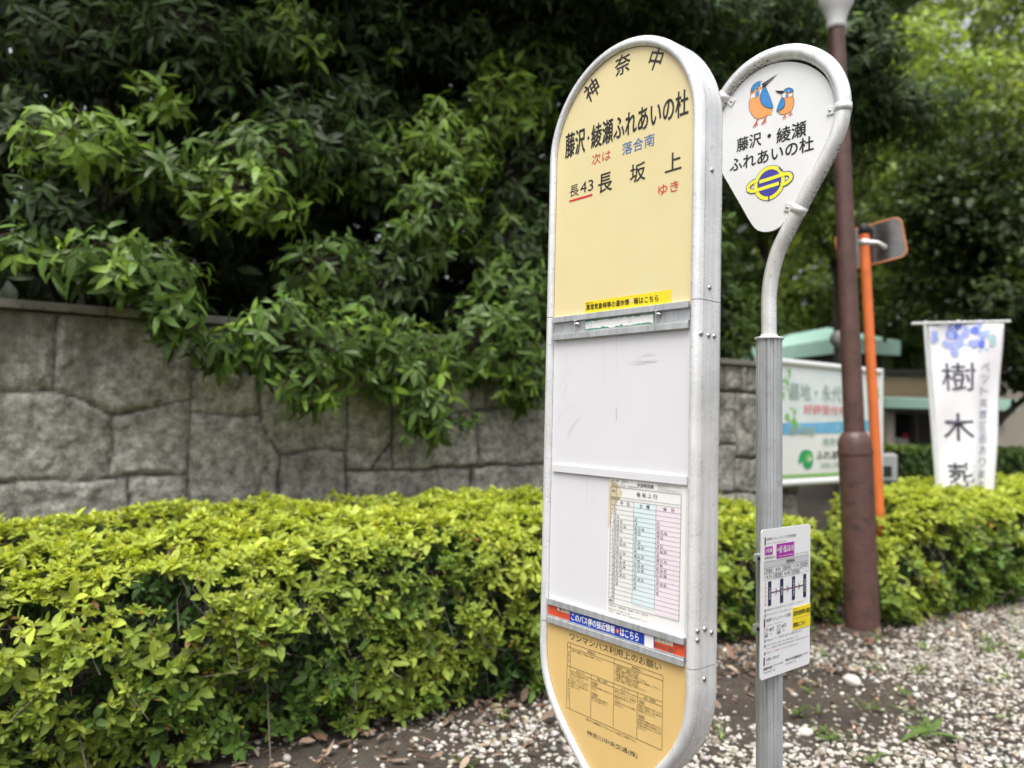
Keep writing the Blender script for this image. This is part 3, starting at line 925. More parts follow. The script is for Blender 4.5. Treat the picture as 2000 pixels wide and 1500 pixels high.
for a in (-.020, .035, .092):
    fc.band([(a - .008, 1.0115), (a, 1.0035), (a - .008, .9955)], .0028, MR, O + .0002)
for i, ch in enumerate('主要停留所図'): fc.text(ch, -.0785, -.0715, 1.0255 - i * .0105, 1.0325 - i * .0105, RED, O)
fc.text('所要', -.002, .006, 1.0360, 1.0395, RED, O)


def bullet(z):
    fc.disc(-.0752, z, .0045, .0045, GD, O)
    fc.text('!', -.0760, -.0744, z - .003, z + .003, WH, O + .0004, .02)


for z in (.9600, .9475, .8820, .8690, .8500): bullet(z)
fc.text('道路混雑のため予定通り運行できないことがあります。ご了承下さい。', -.068, .108, .9575, .9632, GD, O)
fc.text('年末年始(12月29日〜1月3日)は運休いたします。', -.068, .061, .9450, .9505, GD, O)
fc.text('綾瀬市コミュニティバス運賃', -.0705, .0475, .9290, .9385, INK, O)
fc.text('Ayase City Community Bus Fare', -.0705, .009, .9180, .9222, GD, O)
for a, tx, pr_ in ((-.0805, '大人', '180円'), (-.0208, '小児', '90円')):
    fc.rect(a, a + .0195, .8905, .9150, GT, O)
    fc.text(tx, a + .003, a + .0165, .9010, .9110, WH, O + .0004, .01)
    fc.rect(a + .003, a + .0165, .8925, .8970, GD, O + .0004)
    fc.text(pr_, a + .023, a + .051 - (.006 if len(pr_) < 5 else 0), .9030, .9135, INK, O)
    fc.text('小銭', a + .025, a + .038, .8945, .8990, GD, O)
fc.text('運賃は前払いです。ご乗車の際に運賃または回数券で支払います。', -.068, .1035, .8795, .8850, GD, O)
fc.text('回数券(1冊1,500円)・割引券「お得」市役所で販売しています。', -.068, .086, .8665, .8718, GD, O)
fc.text('ただし、割引運賃のご利用には身分証の提示が必要です。運転手へお申し出下さい。', -.068, .140, .8582, .8635, GD, O)
fc.text('お得なICカード', -.068, -.028, .8475, .8525, GD, O)
fc.text('交通系カード', -.0275, .005, .8475, .8525, RED, O)
fc.text('がもれなく利用できます。', .006, .086, .8475, .8525, GD, O)
fc.text('お問い合わせ', -.0695, -.0085, .8285, .8375, INK, O)
fc.text('Inquiry', -.0695, -.050, .8195, .8240, GD, O)
fc.text('綾瀬市役所', -.0815, -.0390, .8070, .8150, INK, O, .012)
fc.text('都市計画課', -.034, .011, .8105, .8155, GD, O)
fc.text('神奈川中央交通株式会社', .0225, .105, .8120, .8195, INK, O, .008)
fc.text('綾瀬営業所', .1085, .139, .8140, .8190, GD, O)
fc.text('Tel.0467-70', -.0815, -.027, .7985, .8035, GD, O)
fc.text('Tel.0467-79', .0225, .0725, .8030, .8078, GD, O)
cp = b.build('community_bus_plate', pole)
b = MB(); fc = Face(b, side)
b.slab([(.0548, .8895), (.1452, .8895), (.1452, .9490), (.0548, .9490)], side, .0004, .0013, M['yellow'])
fc.line(.0548, .9195, .1452, .9195, .0007, GD, .0018)
fc.text('神奈中バス', .058, .080, .9430, .9465, INK, .0018)
fc.text('異常気象時等の運休', .0575, .1440, .9265, .9400, INK, .0018, .016)
fc.text('情報はこちら', .0575, .1170, .8960, .9090, INK, .0018, .016)
b.build('yellow_notice_sticker', cp)
for z in (1.108, .922):
    b = MB()
    q = [(.0075 + .0372 * math.cos(t_), .0372 * math.sin(t_)) for t_ in np.linspace(R(-300), R(-40), 30)]
    for z0, z1 in ((z - .012, z + .016),):
        V = [(x, y, z0) for x, y in q] + [(x, y, z1) for x, y in q] + [(x * 1.03, y * 1.03, z0) for x, y in q] + [(x * 1.03, y * 1.03, z1) for x, y in q]
        n_ = len(q)
        Fc = []
        for i in range(n_ - 1):
            Fc += [(i, i + 1, n_ + i + 1, n_ + i), (2 * n_ + i + 1, 2 * n_ + i, 3 * n_ + i, 3 * n_ + i + 1), (n_ + i, n_ + i + 1, 3 * n_ + i + 1, 3 * n_ + i), (i + 1, i, 2 * n_ + i, 2 * n_ + i + 1)]
        b.add(V, Fc, M['alu_dull'], False)
    b.box((-.008, -.058, z - .034), (.0365, -.036, z - .012), M['alu_dull'], .002)
    b.lathe([(.005, -.0585), (.005, -.062), (.003, -.064)], M['black_rubber'], 10, (.012, 0, z - .022), 'y')
    b.box((.020, -.0595, z - .031), (.030, -.0582, z - .0245), M['black_rubber'])
    b.build('band_clamp', pole)
print('sign built')

# ------------------------------------------------------------------ array meshes: leaves, twigs, pebbles
def array_mesh(name, V, loops, starts, mat, tint=None, parent=None, smooth=True):
    me = bpy.data.meshes.new(name)
    me.vertices.add(len(V)); me.vertices.foreach_set('co', np.ascontiguousarray(V, np.float32).ravel())
    me.loops.add(len(loops)); me.loops.foreach_set('vertex_index', np.ascontiguousarray(loops, np.int32))
    me.polygons.add(len(starts)); me.polygons.foreach_set('loop_start', np.ascontiguousarray(starts, np.int32))
    me.polygons.foreach_set('use_smooth', np.full(len(starts), smooth, bool))
    me.update(calc_edges=True)
    if tint is not None:
        a = me.color_attributes.new('tint', 'FLOAT_COLOR', 'POINT')
        c = np.ones((len(V), 4), np.float32); c[:, :3] = tint
        a.data.foreach_set('color', c.ravel())
    me.materials.append(mat)
    return link(name, me, parent)


def unit(a): return a / (np.linalg.norm(a, axis=-1, keepdims=True) + 1e-9)


LT = np.array([0, .38, .38, .38, .74, .74, .74, 1.0])
LS = np.array([0, 0, 1, -1, 0, 1, -1, 0.0])
LW = np.array([0, 0, 1, 1, 0, .80, .80, 0.0])
LFACE = [(0, 1, 2), (0, 3, 1), (1, 4, 5, 2), (3, 6, 4, 1), (4, 7, 5), (6, 7, 4)]


class Leaves:
    def __init__(s): s.P, s.D, s.U, s.L, s.Wd, s.A, s.C = [], [], [], [], [], [], []

    def add(s, P, D, U, L, Wd, A, C):
        s.P.append(P); s.D.append(D); s.U.append(U); s.L.append(L); s.Wd.append(Wd); s.A.append(A); s.C.append(C)

    def build(s, name, mat, parent=None, fold=0.22):
        P, D, U, C = (np.concatenate(x) for x in (s.P, s.D, s.U, s.C))
        L, Wd, A = (np.concatenate(x) for x in (s.L, s.Wd, s.A))
        D = unit(D); Y = unit(np.cross(U, D)); Z = np.cross(D, Y)
        n = len(P)
        x = LT[None] * L[:, None]
        y = (LS * LW)[None] * Wd[:, None] * .5
        z = -A[:, None] * LT[None] ** 2 * L[:, None] + fold * np.abs(y)
        V = P[:, None] + x[..., None] * D[:, None] + y[..., None] * Y[:, None] + z[..., None] * Z[:, None]
        f1 = np.concatenate([np.array(f) for f in LFACE]); ln = np.array([len(f) for f in LFACE]); st = np.concatenate([[0], np.cumsum(ln)[:-1]])
        loops = (f1[None] + 8 * np.arange(n)[:, None]).ravel()
        starts = (st[None] + len(f1) * np.arange(n)[:, None]).ravel()
        return array_mesh(name, V.reshape(-1, 3), loops, starts, mat, np.repeat(C, 8, 0), parent)


def whorls(lv, T, A, kmin, kmax, ang, dang, L, dL, wr, arch, droop, tint, dt, r, along=0.1):
    """rosettes of leaves round shoot tips T with axes A; tint (n,3)"""
    n = len(T)
    A = unit(A)
    e1 = unit(np.cross(A, unit(r.normal(size=(n, 3))))); e2 = np.cross(A, e1)
    k = r.integers(kmin, kmax + 1, n)
    ix = np.repeat(np.arange(n), k)
    j = np.concatenate([np.arange(q) for q in k])
    az = 2 * np.pi * j / k[ix] + r.normal(0, .28, len(ix)) + j * .35
    th = np.radians(r.normal(ang, dang, len(ix)))
    D = np.cos(th)[:, None] * A[ix] + np.sin(th)[:, None] * (np.cos(az)[:, None] * e1[ix] + np.sin(az)[:, None] * e2[ix])
    D[:, 2] -= droop
    ll = L * np.exp(np.clip(r.normal(0, dL, len(ix)), -2 * dL, 1.5 * dL))
    c = tint[ix] * np.exp(r.normal(0, dt, (len(ix), 1)))
    lv.add(T[ix] + A[ix] * r.uniform(-along, min(along, .1), (len(ix), 1)) * L, D, A[ix] + r.normal(0, .18, (len(ix), 3)), ll, ll * wr * r.uniform(.8, 1.2, len(ix)), arch * r.uniform(.4, 1.5, len(ix)), np.clip(c, .004, .9))


def twig_mesh(name, P0, P1, P2, r0, mat, parent):
    """thin three-sided bent twigs through three points"""
    n = len(P0)
    V = []
    for P, Q, k in ((P0, P1, 1.0), (P1, P2, .75), (P2, P1 * 2 - P0, .35)):
        t = unit(P1 - P0 if k == 1 else P2 - P1)
        x = unit(np.cross(t, np.array([.3, .2, .93]))); y = np.cross(t, x)
        for q in range(3):
            a = 2 * math.pi * q / 3
            V.append(P + (x * math.cos(a) + y * math.sin(a)) * (r0 * k)[:, None])
    V = np.stack(V, 1)
    f = []
    for i in range(2):
        for q in range(3): f.append((i * 3 + q, i * 3 + (q + 1) % 3, i * 3 + 3 + (q + 1) % 3, i * 3 + 3 + q))
    f1 = np.array(f).ravel()
    loops = (f1[None] + 9 * np.arange(n)[:, None]).ravel()
    starts = np.arange(n * 6) * 4
    return array_mesh(name, V.reshape(-1, 3), loops, starts, mat, None, parent)


def noise2(x, y, seed, f=1.0, n=9):
    r = np.random.default_rng(seed)
    o = np.zeros_like(x, float)
    for i in range(n):
        a = r.uniform(0, 2 * np.pi); k = f * r.uniform(.6, 2.2)
        o += np.sin(k * (x * np.cos(a) + y * np.sin(a)) + r.uniform(0, 6.28))
    return o / math.sqrt(n)


# ------------------------------------------------------------------ ground
m, t, bs = node_mat('dark garden soil')
tc = N(t, 'ShaderNodeTexCoord')
n1 = N(t, 'ShaderNodeTexNoise', Scale=3.0, Detail=8.0, Roughness=0.65)
n2 = N(t, 'ShaderNodeTexNoise', Scale=70.0, Detail=6.0, Roughness=0.7)
for q in (n1, n2): t.links.new(tc.outputs['Object'], q.inputs['Vector'])
c1 = ramp(t, n1.outputs['Fac'], [(.35, (.040, .032, .025)), (.65, (.085, .070, .054))]).outputs[0]
c2 = ramp(t, n2.outputs['Fac'], [(.3, (.55, .55, .55)), (.7, (1.5, 1.45, 1.4))]).outputs[0]
t.links.new(mixc(t, 1.0, c1, c2, 'MULTIPLY'), bs.inputs['Base Color'])
bs.inputs['Roughness'].default_value = .95
bp = N(t, 'ShaderNodeBump', Strength=.9, Distance=.02)
t.links.new(n2.outputs['Fac'], bp.inputs['Height']); t.links.new(bp.outputs[0], bs.inputs['Normal'])
M['soil'] = m
b = MB()
b.add([(-300, -300, 0), (300, -300, 0), (300, 300, 0), (-300, 300, 0)], [(0, 1, 2, 3)], M['soil'])
tag(b.build('ground'), 'dark soil ground under the gravel and hedges', 'ground', kind='structure')

# pebbles
ico_t = (1 + 5 ** .5) / 2
ICO_V = unit(np.array([(-1, ico_t, 0), (1, ico_t, 0), (-1, -ico_t, 0), (1, -ico_t, 0), (0, -1, ico_t), (0, 1, ico_t), (0, -1, -ico_t), (0, 1, -ico_t), (ico_t, 0, -1), (ico_t, 0, 1), (-ico_t, 0, -1), (-ico_t, 0, 1)], float))
ICO_F = [(0, 11, 5), (0, 5, 1), (0, 1, 7), (0, 7, 10), (0, 10, 11), (1, 5, 9), (5, 11, 4), (11, 10, 2), (10, 7, 6), (7, 1, 8), (3, 9, 4), (3, 4, 2), (3, 2, 6), (3, 6, 8), (3, 8, 9), (4, 9, 5), (2, 4, 11), (6, 2, 10), (8, 6, 7), (9, 8, 1)]


def subdiv(V, Fc):
    V = list(map(tuple, V)); mid = {}; out = []
    def mp(a, b_):
        k = (min(a, b_), max(a, b_))
        if k not in mid:
            p = (np.array(V[a]) + np.array(V[b_])) / 2; V.append(tuple(p / np.linalg.norm(p))); mid[k] = len(V) - 1
        return mid[k]
    for a, b_, c in Fc:
        x, y, z = mp(a, b_), mp(b_, c), mp(c, a)
        out += [(a, x, z), (b_, y, x), (c, z, y), (x, y, z)]
    return np.array(V), out


ICO2_V, ICO2_F = subdiv(ICO_V, ICO_F)


def pebble_arrays(P, size, r, base):
    V0, F0 = base
    n = len(P); k = len(V0)
    sc = size[:, None] * np.stack([r.uniform(.8, 1.35, n), r.uniform(.6, 1.0, n), r.uniform(.38, .7, n)], 1)
    q = V0[None] * (1 + r.normal(0, .09, (n, k, 1))) * sc[:, None]
    a = r.uniform(0, 6.28, n); tl = r.normal(0, .3, n)
    y, z = q[..., 1] * np.cos(tl)[:, None] - q[..., 2] * np.sin(tl)[:, None], q[..., 1] * np.sin(tl)[:, None] + q[..., 2] * np.cos(tl)[:, None]
    x = q[..., 0]
    X = x * np.cos(a)[:, None] - y * np.sin(a)[:, None]; Y = x * np.sin(a)[:, None] + y * np.cos(a)[:, None]
    V = np.stack([X, Y, z + sc[:, 2:3] * .55], -1) + P[:, None]
    f = np.array(F0).ravel()
    loops = (f[None] + k * np.arange(n)[:, None]).ravel()
    return V.reshape(-1, 3), loops


r = np.random.default_rng(21)
ncand = 175000
X = r.uniform(-2.2, 7.5, ncand); Y = r.uniform(1.9, 9.5, ncand)
nn = X * NV[0] + Y * NV[1]
dens = 1.0 - np.clip((nn - 2.95 - .22 * noise2(X, Y, 3, 2.2)) / .75, 0, .94)
patch = np.exp(-(((X - 1.45) / .75) ** 2 + ((Y - 4.15) / .55) ** 2)) + .9 * np.exp(-(((X + .7) / .9) ** 2 + ((Y - 3.05) / .45) ** 2))
dens *= 1 - .93 * np.clip(patch * 1.6, 0, 1)
dens *= np.clip(.88 + .30 * noise2(X, Y, 5, 3.0), .15, 1)
keep = (r.random(ncand) < dens) & (nn < 4.4) & (Y > .5 * np.abs(X) + .4) & (np.abs(X) < .80 * Y + .6)
X, Y = X[keep], Y[keep]
P = np.stack([X, Y, np.zeros_like(X)], 1)
size = .0098 * np.exp(np.clip(r.normal(0, .36, len(P)), -.9, .8))
near = Y < 3.5
parts = []
tints = []
off = 0; VV, LL = [], []
for msk, base in ((near, (ICO2_V, ICO2_F)), (~near, (ICO_V, ICO_F))):
    v, l = pebble_arrays(P[msk], size[msk], r, base)
    c = np.array([.50, .472, .425])[None] * np.exp(r.normal(-.10, .24, (msk.sum(), 1))) * (1 + r.normal(0, .03, (msk.sum(), 3)))
    dk = r.random(msk.sum()) < .27
    c[dk] *= r.uniform(.35, .7, (dk.sum(), 1)) * np.array([1.0, .93, .82])
    VV.append(v); LL.append(l + off); off += len(v); tints.append(np.repeat(np.clip(c, .03, .78), len(base[0]), 0))
VV = np.concatenate(VV); LL = np.concatenate(LL)
m, t, bs = node_mat('white pebble')
at = N(t, 'ShaderNodeAttribute', attribute_name='tint')
tc = N(t, 'ShaderNodeTexCoord')
nz = N(t, 'ShaderNodeTexNoise', Scale=90.0, Detail=5.0, Roughness=.7)
t.links.new(tc.outputs['Object'], nz.inputs['Vector'])
t.links.new(mixc(t, 1.0, at.outputs['Color'], ramp(t, nz.outputs['Fac'], [(.3, (.72, .70, .66)), (.6, (1.08, 1.08, 1.08))]).outputs[0], 'MULTIPLY'), bs.inputs['Base Color'])
bs.inputs['Roughness'].default_value = .75
M['pebble'] = m
o = array_mesh('gravel', VV, LL, np.arange(len(LL) // 3) * 3, M['pebble'], np.concatenate(tints))
tag(o, 'loose white pebble gravel over dark soil in front of the hedges', 'gravel', kind='stuff')

# a few larger stones that stand out
for (x, y, sz, lab) in ((1.93, 4.32, .052, 'large pale rough stone on bare soil behind the slim pole'), (1.40, 3.62, .030, 'small tan stone on bare soil beside the slim pole')):
    v, l = pebble_arrays(np.array([[0, 0, 0.0]]), np.array([sz]), np.random.default_rng(int(x * 100)), (ICO2_V, ICO2_F))
    o = array_mesh('stone', v, l, np.arange(len(l) // 3) * 3, M['pebble'], np.tile(np.array([[.58, .55, .50]]), (len(v), 1)))
    o.location = (x, y, 0.002)
    tag(o, lab, 'stone')

# fallen leaves
r = np.random.default_rng(31)
lv = Leaves()
n = 1500
s_ = r.uniform(-1.3, 6.6, n); q = r.normal(3.42, .34, n)
P = np.stack([DR[0] * s_ + NV[0] * q, DR[1] * s_ + NV[1] * q, r.uniform(.004, .035, n)], 1)
n3 = 230
P2 = np.stack([r.uniform(-1.2, 4.5, n3), r.uniform(2.6, 6.2, n3), np.full(n3, .022)], 1)
P2 = P2[(P2[:, 0] < .75 * P2[:, 1])]
P = np.concatenate([P, P2]); n = len(P)
a = r.uniform(0, 6.28, n)
D = np.stack([np.cos(a), np.sin(a), r.normal(0, .16, n)], 1)
U = np.stack([r.normal(0, .32, n), r.normal(0, .32, n), np.ones(n)], 1)
pal = np.array([(.17, .115, .085), (.26, .19, .145), (.12, .08, .06), (.32, .25, .19), (.20, .115, .08)])
C = pal[r.integers(0, 5, n)] * np.exp(r.normal(0, .22, (n, 1)))
L = r.uniform(.035, .10, n)
lv.add(P, D, U, L, L * r.uniform(.28, .42, n), r.normal(0, .35, n), C)
nc_ = 9000
Pc = np.stack([r.uniform(-1.5, 5.5, nc_), r.uniform(2.4, 6.6, nc_), r.uniform(.003, .012, nc_)], 1)
Pc = Pc[(np.abs(Pc[:, 0]) < .8 * Pc[:, 1])]; nc_ = len(Pc)
a = r.uniform(0, 6.28, nc_); L = r.uniform(.008, .026, nc_)
lv.add(Pc, np.stack([np.cos(a), np.sin(a), r.normal(0, .25, nc_)], 1), np.stack([r.normal(0, .5, nc_), r.normal(0, .5, nc_), np.ones(nc_)], 1), L, L * r.uniform(.2, .7, nc_), r.normal(0, .3, nc_), pal[r.integers(0, 5, nc_)] * np.exp(r.normal(-.1, .35, (nc_, 1))))
o = lv.build('fallen_leaves', M['leaf_dry'], None, .5)
tag(o, 'brown dry leaves scattered on the soil along the hedge foot', 'leaf litter', kind='stuff')

# small weeds in the gravel
r = np.random.default_rng(41)
lv = Leaves()
n = 120
X = r.uniform(-.4, 5.2, n); Y = r.uniform(2.9, 6.6, n)
ok = (X < .75 * Y) & ((X * NV[0] + Y * NV[1]) < 3.3)
X, Y = X[ok], Y[ok]; n = len(X)
T = np.stack([X, Y, np.full(n, .015)], 1)
whorls(lv, T, np.tile([[0, 0, 1.0]], (n, 1)), 4, 9, 58, 18, .042, .4, .3, .3, -.05, np.tile([[.14, .215, .055]], (n, 1)), .25, r)
nb = 400
k = r.integers(0, n, nb)
Pb = T[k] + r.normal(0, .035, (nb, 3)) * [1, 1, 0]
a = r.uniform(0, 6.28, nb)
L = r.uniform(.03, .10, nb)
lv.add(Pb, np.stack([np.cos(a) * .7, np.sin(a) * .7, r.uniform(.5, 1.2, nb)], 1), np.stack([-np.sin(a), np.cos(a), np.ones(nb)], 1), L, np.full(nb, .004), r.uniform(.1, .5, nb), np.tile([[.17, .27, .06]], (nb, 1)) * np.exp(r.normal(0, .2, (nb, 1))))
o = lv.build('ground_cover_weeds', M['leaf_hedge'])
tag(o, 'sparse small green weeds and grass blades in the gravel', 'weeds', kind='stuff')
# one larger broad-leaved weed
lv = Leaves()
r = np.random.default_rng(43)
T = np.array([[0, 0, .02]] * 2)
whorls(lv, T, np.array([[0, 0, 1.0]] * 2), 6, 7, 80, 6, .120, .25, .24, .30, -.10, np.array([[.15, .235, .065]] * 2), .12, r)
o = lv.build('weed', M['leaf_hedge'])
o.location = (1.98, 3.62, 0)
tag(o, 'broad leaved green weed growing alone in the open gravel', 'weed')

# ------------------------------------------------------------------ stone wall
ROTW = R(90 - 58.25)
J = [[(0.08, 2.01), (0.07, 1.78), (0.06, 1.53)], [(-0.95, 1.50), (-0.17, 1.53), (-0.06, 1.53), (0.06, 1.53)], [(0.06, 1.53), (0.24, 1.48), (0.36, 1.4)],
     [(0.36, 1.4), (0.52, 1.44), (0.78, 1.5)], [(0.36, 1.4), (0.36, 1.24), (0.36, 1.04)], [(-0.95, 1.03), (0.02, 1.03), (0.23, 1.04), (0.36, 1.04), (0.57, 1.05), (0.79, 1.06)],
     [(0.77, 2.03), (0.78, 1.5), (0.79, 0.0)], [(0.46, 1.04), (0.47, 0.5)], [(0.78, 1.69), (1.16, 1.7)], [(0.79, 1.42), (0.98, 1.42), (1.2, 1.43)],
     [(1.14, 2.01), (1.16, 1.7), (1.2, 1.43), (1.24, 1.32), (1.32, 1.17)], [(1.32, 1.17), (1.31, 0.5)], [(1.32, 1.17), (1.52, 1.19), (1.76, 1.2)],
     [(1.75, 2.03), (1.76, 1.24), (1.77, 0.0)], [(2.06, 2.02), (2.09, 1.06)], [(1.77, 1.06), (2.09, 1.05), (2.75, 1.08), (3.31, 1.08), (4.2, 1.1), (5.18, 1.06)],
     [(2.07, 1.23), (1.93, 1.06)], [(2.76, 1.47), (2.75, 1.08)], [(2.71, 1.08), (2.74, 0.5)], [(2.09, 1.46), (2.62, 1.47), (2.82, 1.48), (3.01, 1.52), (3.32, 1.51), (4.1, 1.55)],
     [(2.72, 2.0), (2.70, 1.47)], [(3.4, 2.0), (3.42, 1.08)], [(4.1, 2.0), (4.12, 0.0)], [(5.17, 2.0), (5.18, 0.0)], [(4.12, 1.5), (5.18, 1.46)], [(4.6, 1.48), (4.62, 1.08)],
     [(5.18, 1.71), (6.34, 1.71)], [(5.45, 1.7), (5.47, 1.23)], [(5.18, 1.23), (5.47, 1.23), (5.48, 1.11), (6.34, 1.09)], [(5.24, 0.8), (6.34, 0.76)], [(5.46, 1.11), (5.48, 0.5)],
     [(5.31, 2.0), (5.31, 1.71)], [(5.61, 2.02), (5.61, 1.71)], [(5.95, 1.71), (5.95, 1.1)], [(-0.95, 2.02), (-0.95, 0.0)], [(-3.6, 1.1), (-0.95, 1.2)], [(-2.2, 2.0), (-2.1, 1.15)], [(-1.7, 1.15), (-1.72, 0)],
     [(-3.6, .5), (6.34, .5)]]
gs = np.arange(-3.6, 6.3401, .014); gz = np.arange(-.05, 1.9651, .014)
GS, GZ = np.meshgrid(gs, gz)
wob_s = .006 * noise2(GS, GZ, 51, 9) + .004 * noise2(GS, GZ, 52, 30); wob_z = .006 * noise2(GS, GZ, 53, 9) + .004 * noise2(GS, GZ, 54, 30)
ps, pz = GS + wob_s, GZ + wob_z
dist = np.full(GS.shape, 9.0)
for j in J:
    for (a0, b0), (a1, b1) in zip(j[:-1], j[1:]):
        dx, dz = a1 - a0, b1 - b0
        tt = np.clip(((ps - a0) * dx + (pz - b0) * dz) / (dx * dx + dz * dz + 1e-9), 0, 1)
        dist = np.minimum(dist, np.hypot(ps - a0 - tt * dx, pz - b0 - tt * dz))
lab = np.full(GS.shape, -1, int); nl = 0
free = dist > .007
for i0 in range(0, GS.shape[0], 3):
    for j0 in range(0, GS.shape[1], 3):
        if free[i0, j0] and lab[i0, j0] < 0:
            st_ = [(i0, j0)]; lab[i0, j0] = nl
            while st_:
                i, j = st_.pop()
                for a, c in ((i + 1, j), (i - 1, j), (i, j + 1), (i, j - 1)):
                    if 0 <= a < GS.shape[0] and 0 <= c < GS.shape[1] and free[a, c] and lab[a, c] < 0: lab[a, c] = nl; st_.append((a, c))
            nl += 1
rw = np.random.default_rng(77)
s_off, s_ts, s_tz, s_tone = rw.normal(0, .006, nl + 1), rw.normal(0, .020, nl + 1), rw.normal(0, .022, nl + 1), np.exp(rw.normal(0, .10, nl + 1))
cnt = np.bincount(lab[lab >= 0], minlength=nl + 1) + 1e-9
c_s = np.bincount(lab[lab >= 0], GS[lab >= 0], nl + 1) / cnt; c_z = np.bincount(lab[lab >= 0], GZ[lab >= 0], nl + 1) / cnt
slabh = np.clip(s_off[lab] + s_ts[lab] * (GS - c_s[lab]) + s_tz[lab] * (GZ - c_z[lab]), -.014, .014)
tone = np.where(lab >= 0, s_tone[lab], .46)
tone = np.where(dist < .012, np.minimum(tone, .42 + .58 * np.clip((dist - .003) / .009, 0, 1)), tone)
sm = lambda x: np.clip(x, 0, 1) ** 2 * (3 - 2 * np.clip(x, 0, 1))
h = -.026 * (1 - sm((dist - .001) / .008)) + .003 * sm(dist / .03)
# split-face relief: broad facets with ridges, and fine roughness
fac = np.abs(noise2(GS, GZ, 61, 4.5)) + .6 * np.abs(noise2(GS, GZ, 62, 9)) + .35 * np.abs(noise2(GS, GZ, 63, 19))
stp = np.floor(fac * 1.5 + .45 * noise2(GS, GZ, 64, 4) + .12 * noise2(GS, GZ, 67, 22)) * .0075
h += (.006 * fac + stp + .0022 * noise2(GS, GZ, 65, 60, 14) + .0016 * noise2(GS, GZ, 66, 120, 14)) * sm(dist / .035) + slabh * (dist > .007)
V = np.stack([GS, 4.925 - h - .0, GZ], -1).reshape(-1, 3)
ni, nj = GS.shape
ii, jj = np.meshgrid(np.arange(ni - 1), np.arange(nj - 1), indexing='ij')
q0 = (ii * nj + jj).ravel()
loops = np.stack([q0, q0 + 1, q0 + nj + 1, q0 + nj], 1).ravel()
m, t, bs = node_mat('weathered split granite')
tc = N(t, 'ShaderNodeTexCoord')
mp = N(t, 'ShaderNodeMapping'); mp.inputs['Scale'].default_value = (7.0, 7.0, .7)
t.links.new(tc.outputs['Object'], mp.inputs['Vector'])
na = N(t, 'ShaderNodeTexNoise', Scale=1.0, Detail=6.0, Roughness=.6); t.links.new(mp.outputs[0], na.inputs['Vector'])
nb_ = N(t, 'ShaderNodeTexNoise', Scale=17.0, Detail=9.0, Roughness=.8); t.links.new(tc.outputs['Object'], nb_.inputs['Vector'])
nc_ = N(t, 'ShaderNodeTexNoise', Scale=2.4, Detail=5.0, Roughness=.6); t.links.new(tc.outputs['Object'], nc_.inputs['Vector'])
c = ramp(t, nb_.outputs['Fac'], [(.38, (.15, .142, .125)), (.5, (.32, .308, .280)), (.61, (.52, .505, .47))]).outputs[0]
c = mixc(t, 1.0, c, ramp(t, nc_.outputs['Fac'], [(.35, (.74, .73, .70)), (.65, (1.1, 1.1, 1.1))]).outputs[0], 'MULTIPLY')
sx = N(t, 'ShaderNodeSeparateXYZ'); t.links.new(tc.outputs['Object'], sx.inputs[0])
# rain streaks run down from the coping and fade out lower on the stone
mr = N(t, 'ShaderNodeMapRange'); mr.inputs[1].default_value, mr.inputs[2].default_value, mr.inputs[3].default_value, mr.inputs[4].default_value = 1.25, 1.95, -.16, .12
t.links.new(sx.outputs['Z'], mr.inputs[0])
ad = N(t, 'ShaderNodeMath', operation='ADD'); t.links.new(na.outputs['Fac'], ad.inputs[0]); t.links.new(mr.outputs[0], ad.inputs[1])
f = ramp(t, ad.outputs[0], [(.46, (0, 0, 0)), (.66, (.8, .8, .8))]).outputs[0]
c = mixc(t, f, c, (.10, .09, .07))
at = N(t, 'ShaderNodeAttribute', attribute_name='tint')
c = mixc(t, 1.0, c, at.outputs['Color'], 'MULTIPLY')
t.links.new(c, bs.inputs['Base Color'])
bs.inputs['Roughness'].default_value = .92
bp = N(t, 'ShaderNodeBump', Strength=.85, Distance=.008); t.links.new(nb_.outputs['Fac'], bp.inputs['Height']); t.links.new(bp.outputs[0], bs.inputs['Normal'])
M['granite'] = m
M['coping'] = plain('weathered coping stone', (.20, .185, .16), .9, 0, .3, 14.0, .3, 50.0, dirt=((.09, .08, .065), 7.0, .5))
wall = thing('stone_wall', 'grey brown split stone retaining wall behind the long hedge, overhung by branches', 'wall', (0, 0, 0), ROTW)
array_mesh('stone_face', V, loops, np.arange(len(loops) // 4) * 4, M['granite'], np.repeat(tone.reshape(-1, 1), 3, 1), wall)
b = MB()
b.box((-3.6, 4.955, -.05), (6.335, 5.30, 1.964), M['concrete'])
b.build('wall_body', wall)
b = MB()
x = -3.6; rr = random.Random(2)
while x < 6.33:
    e = min(6.35, x + rr.uniform(.85, 1.1))
    b.box((x + .002, 4.872, 1.967), (e - .002, 5.32, 2.014), M['coping'], .004)
    x = e
b.build('coping', wall)
print('wall built')


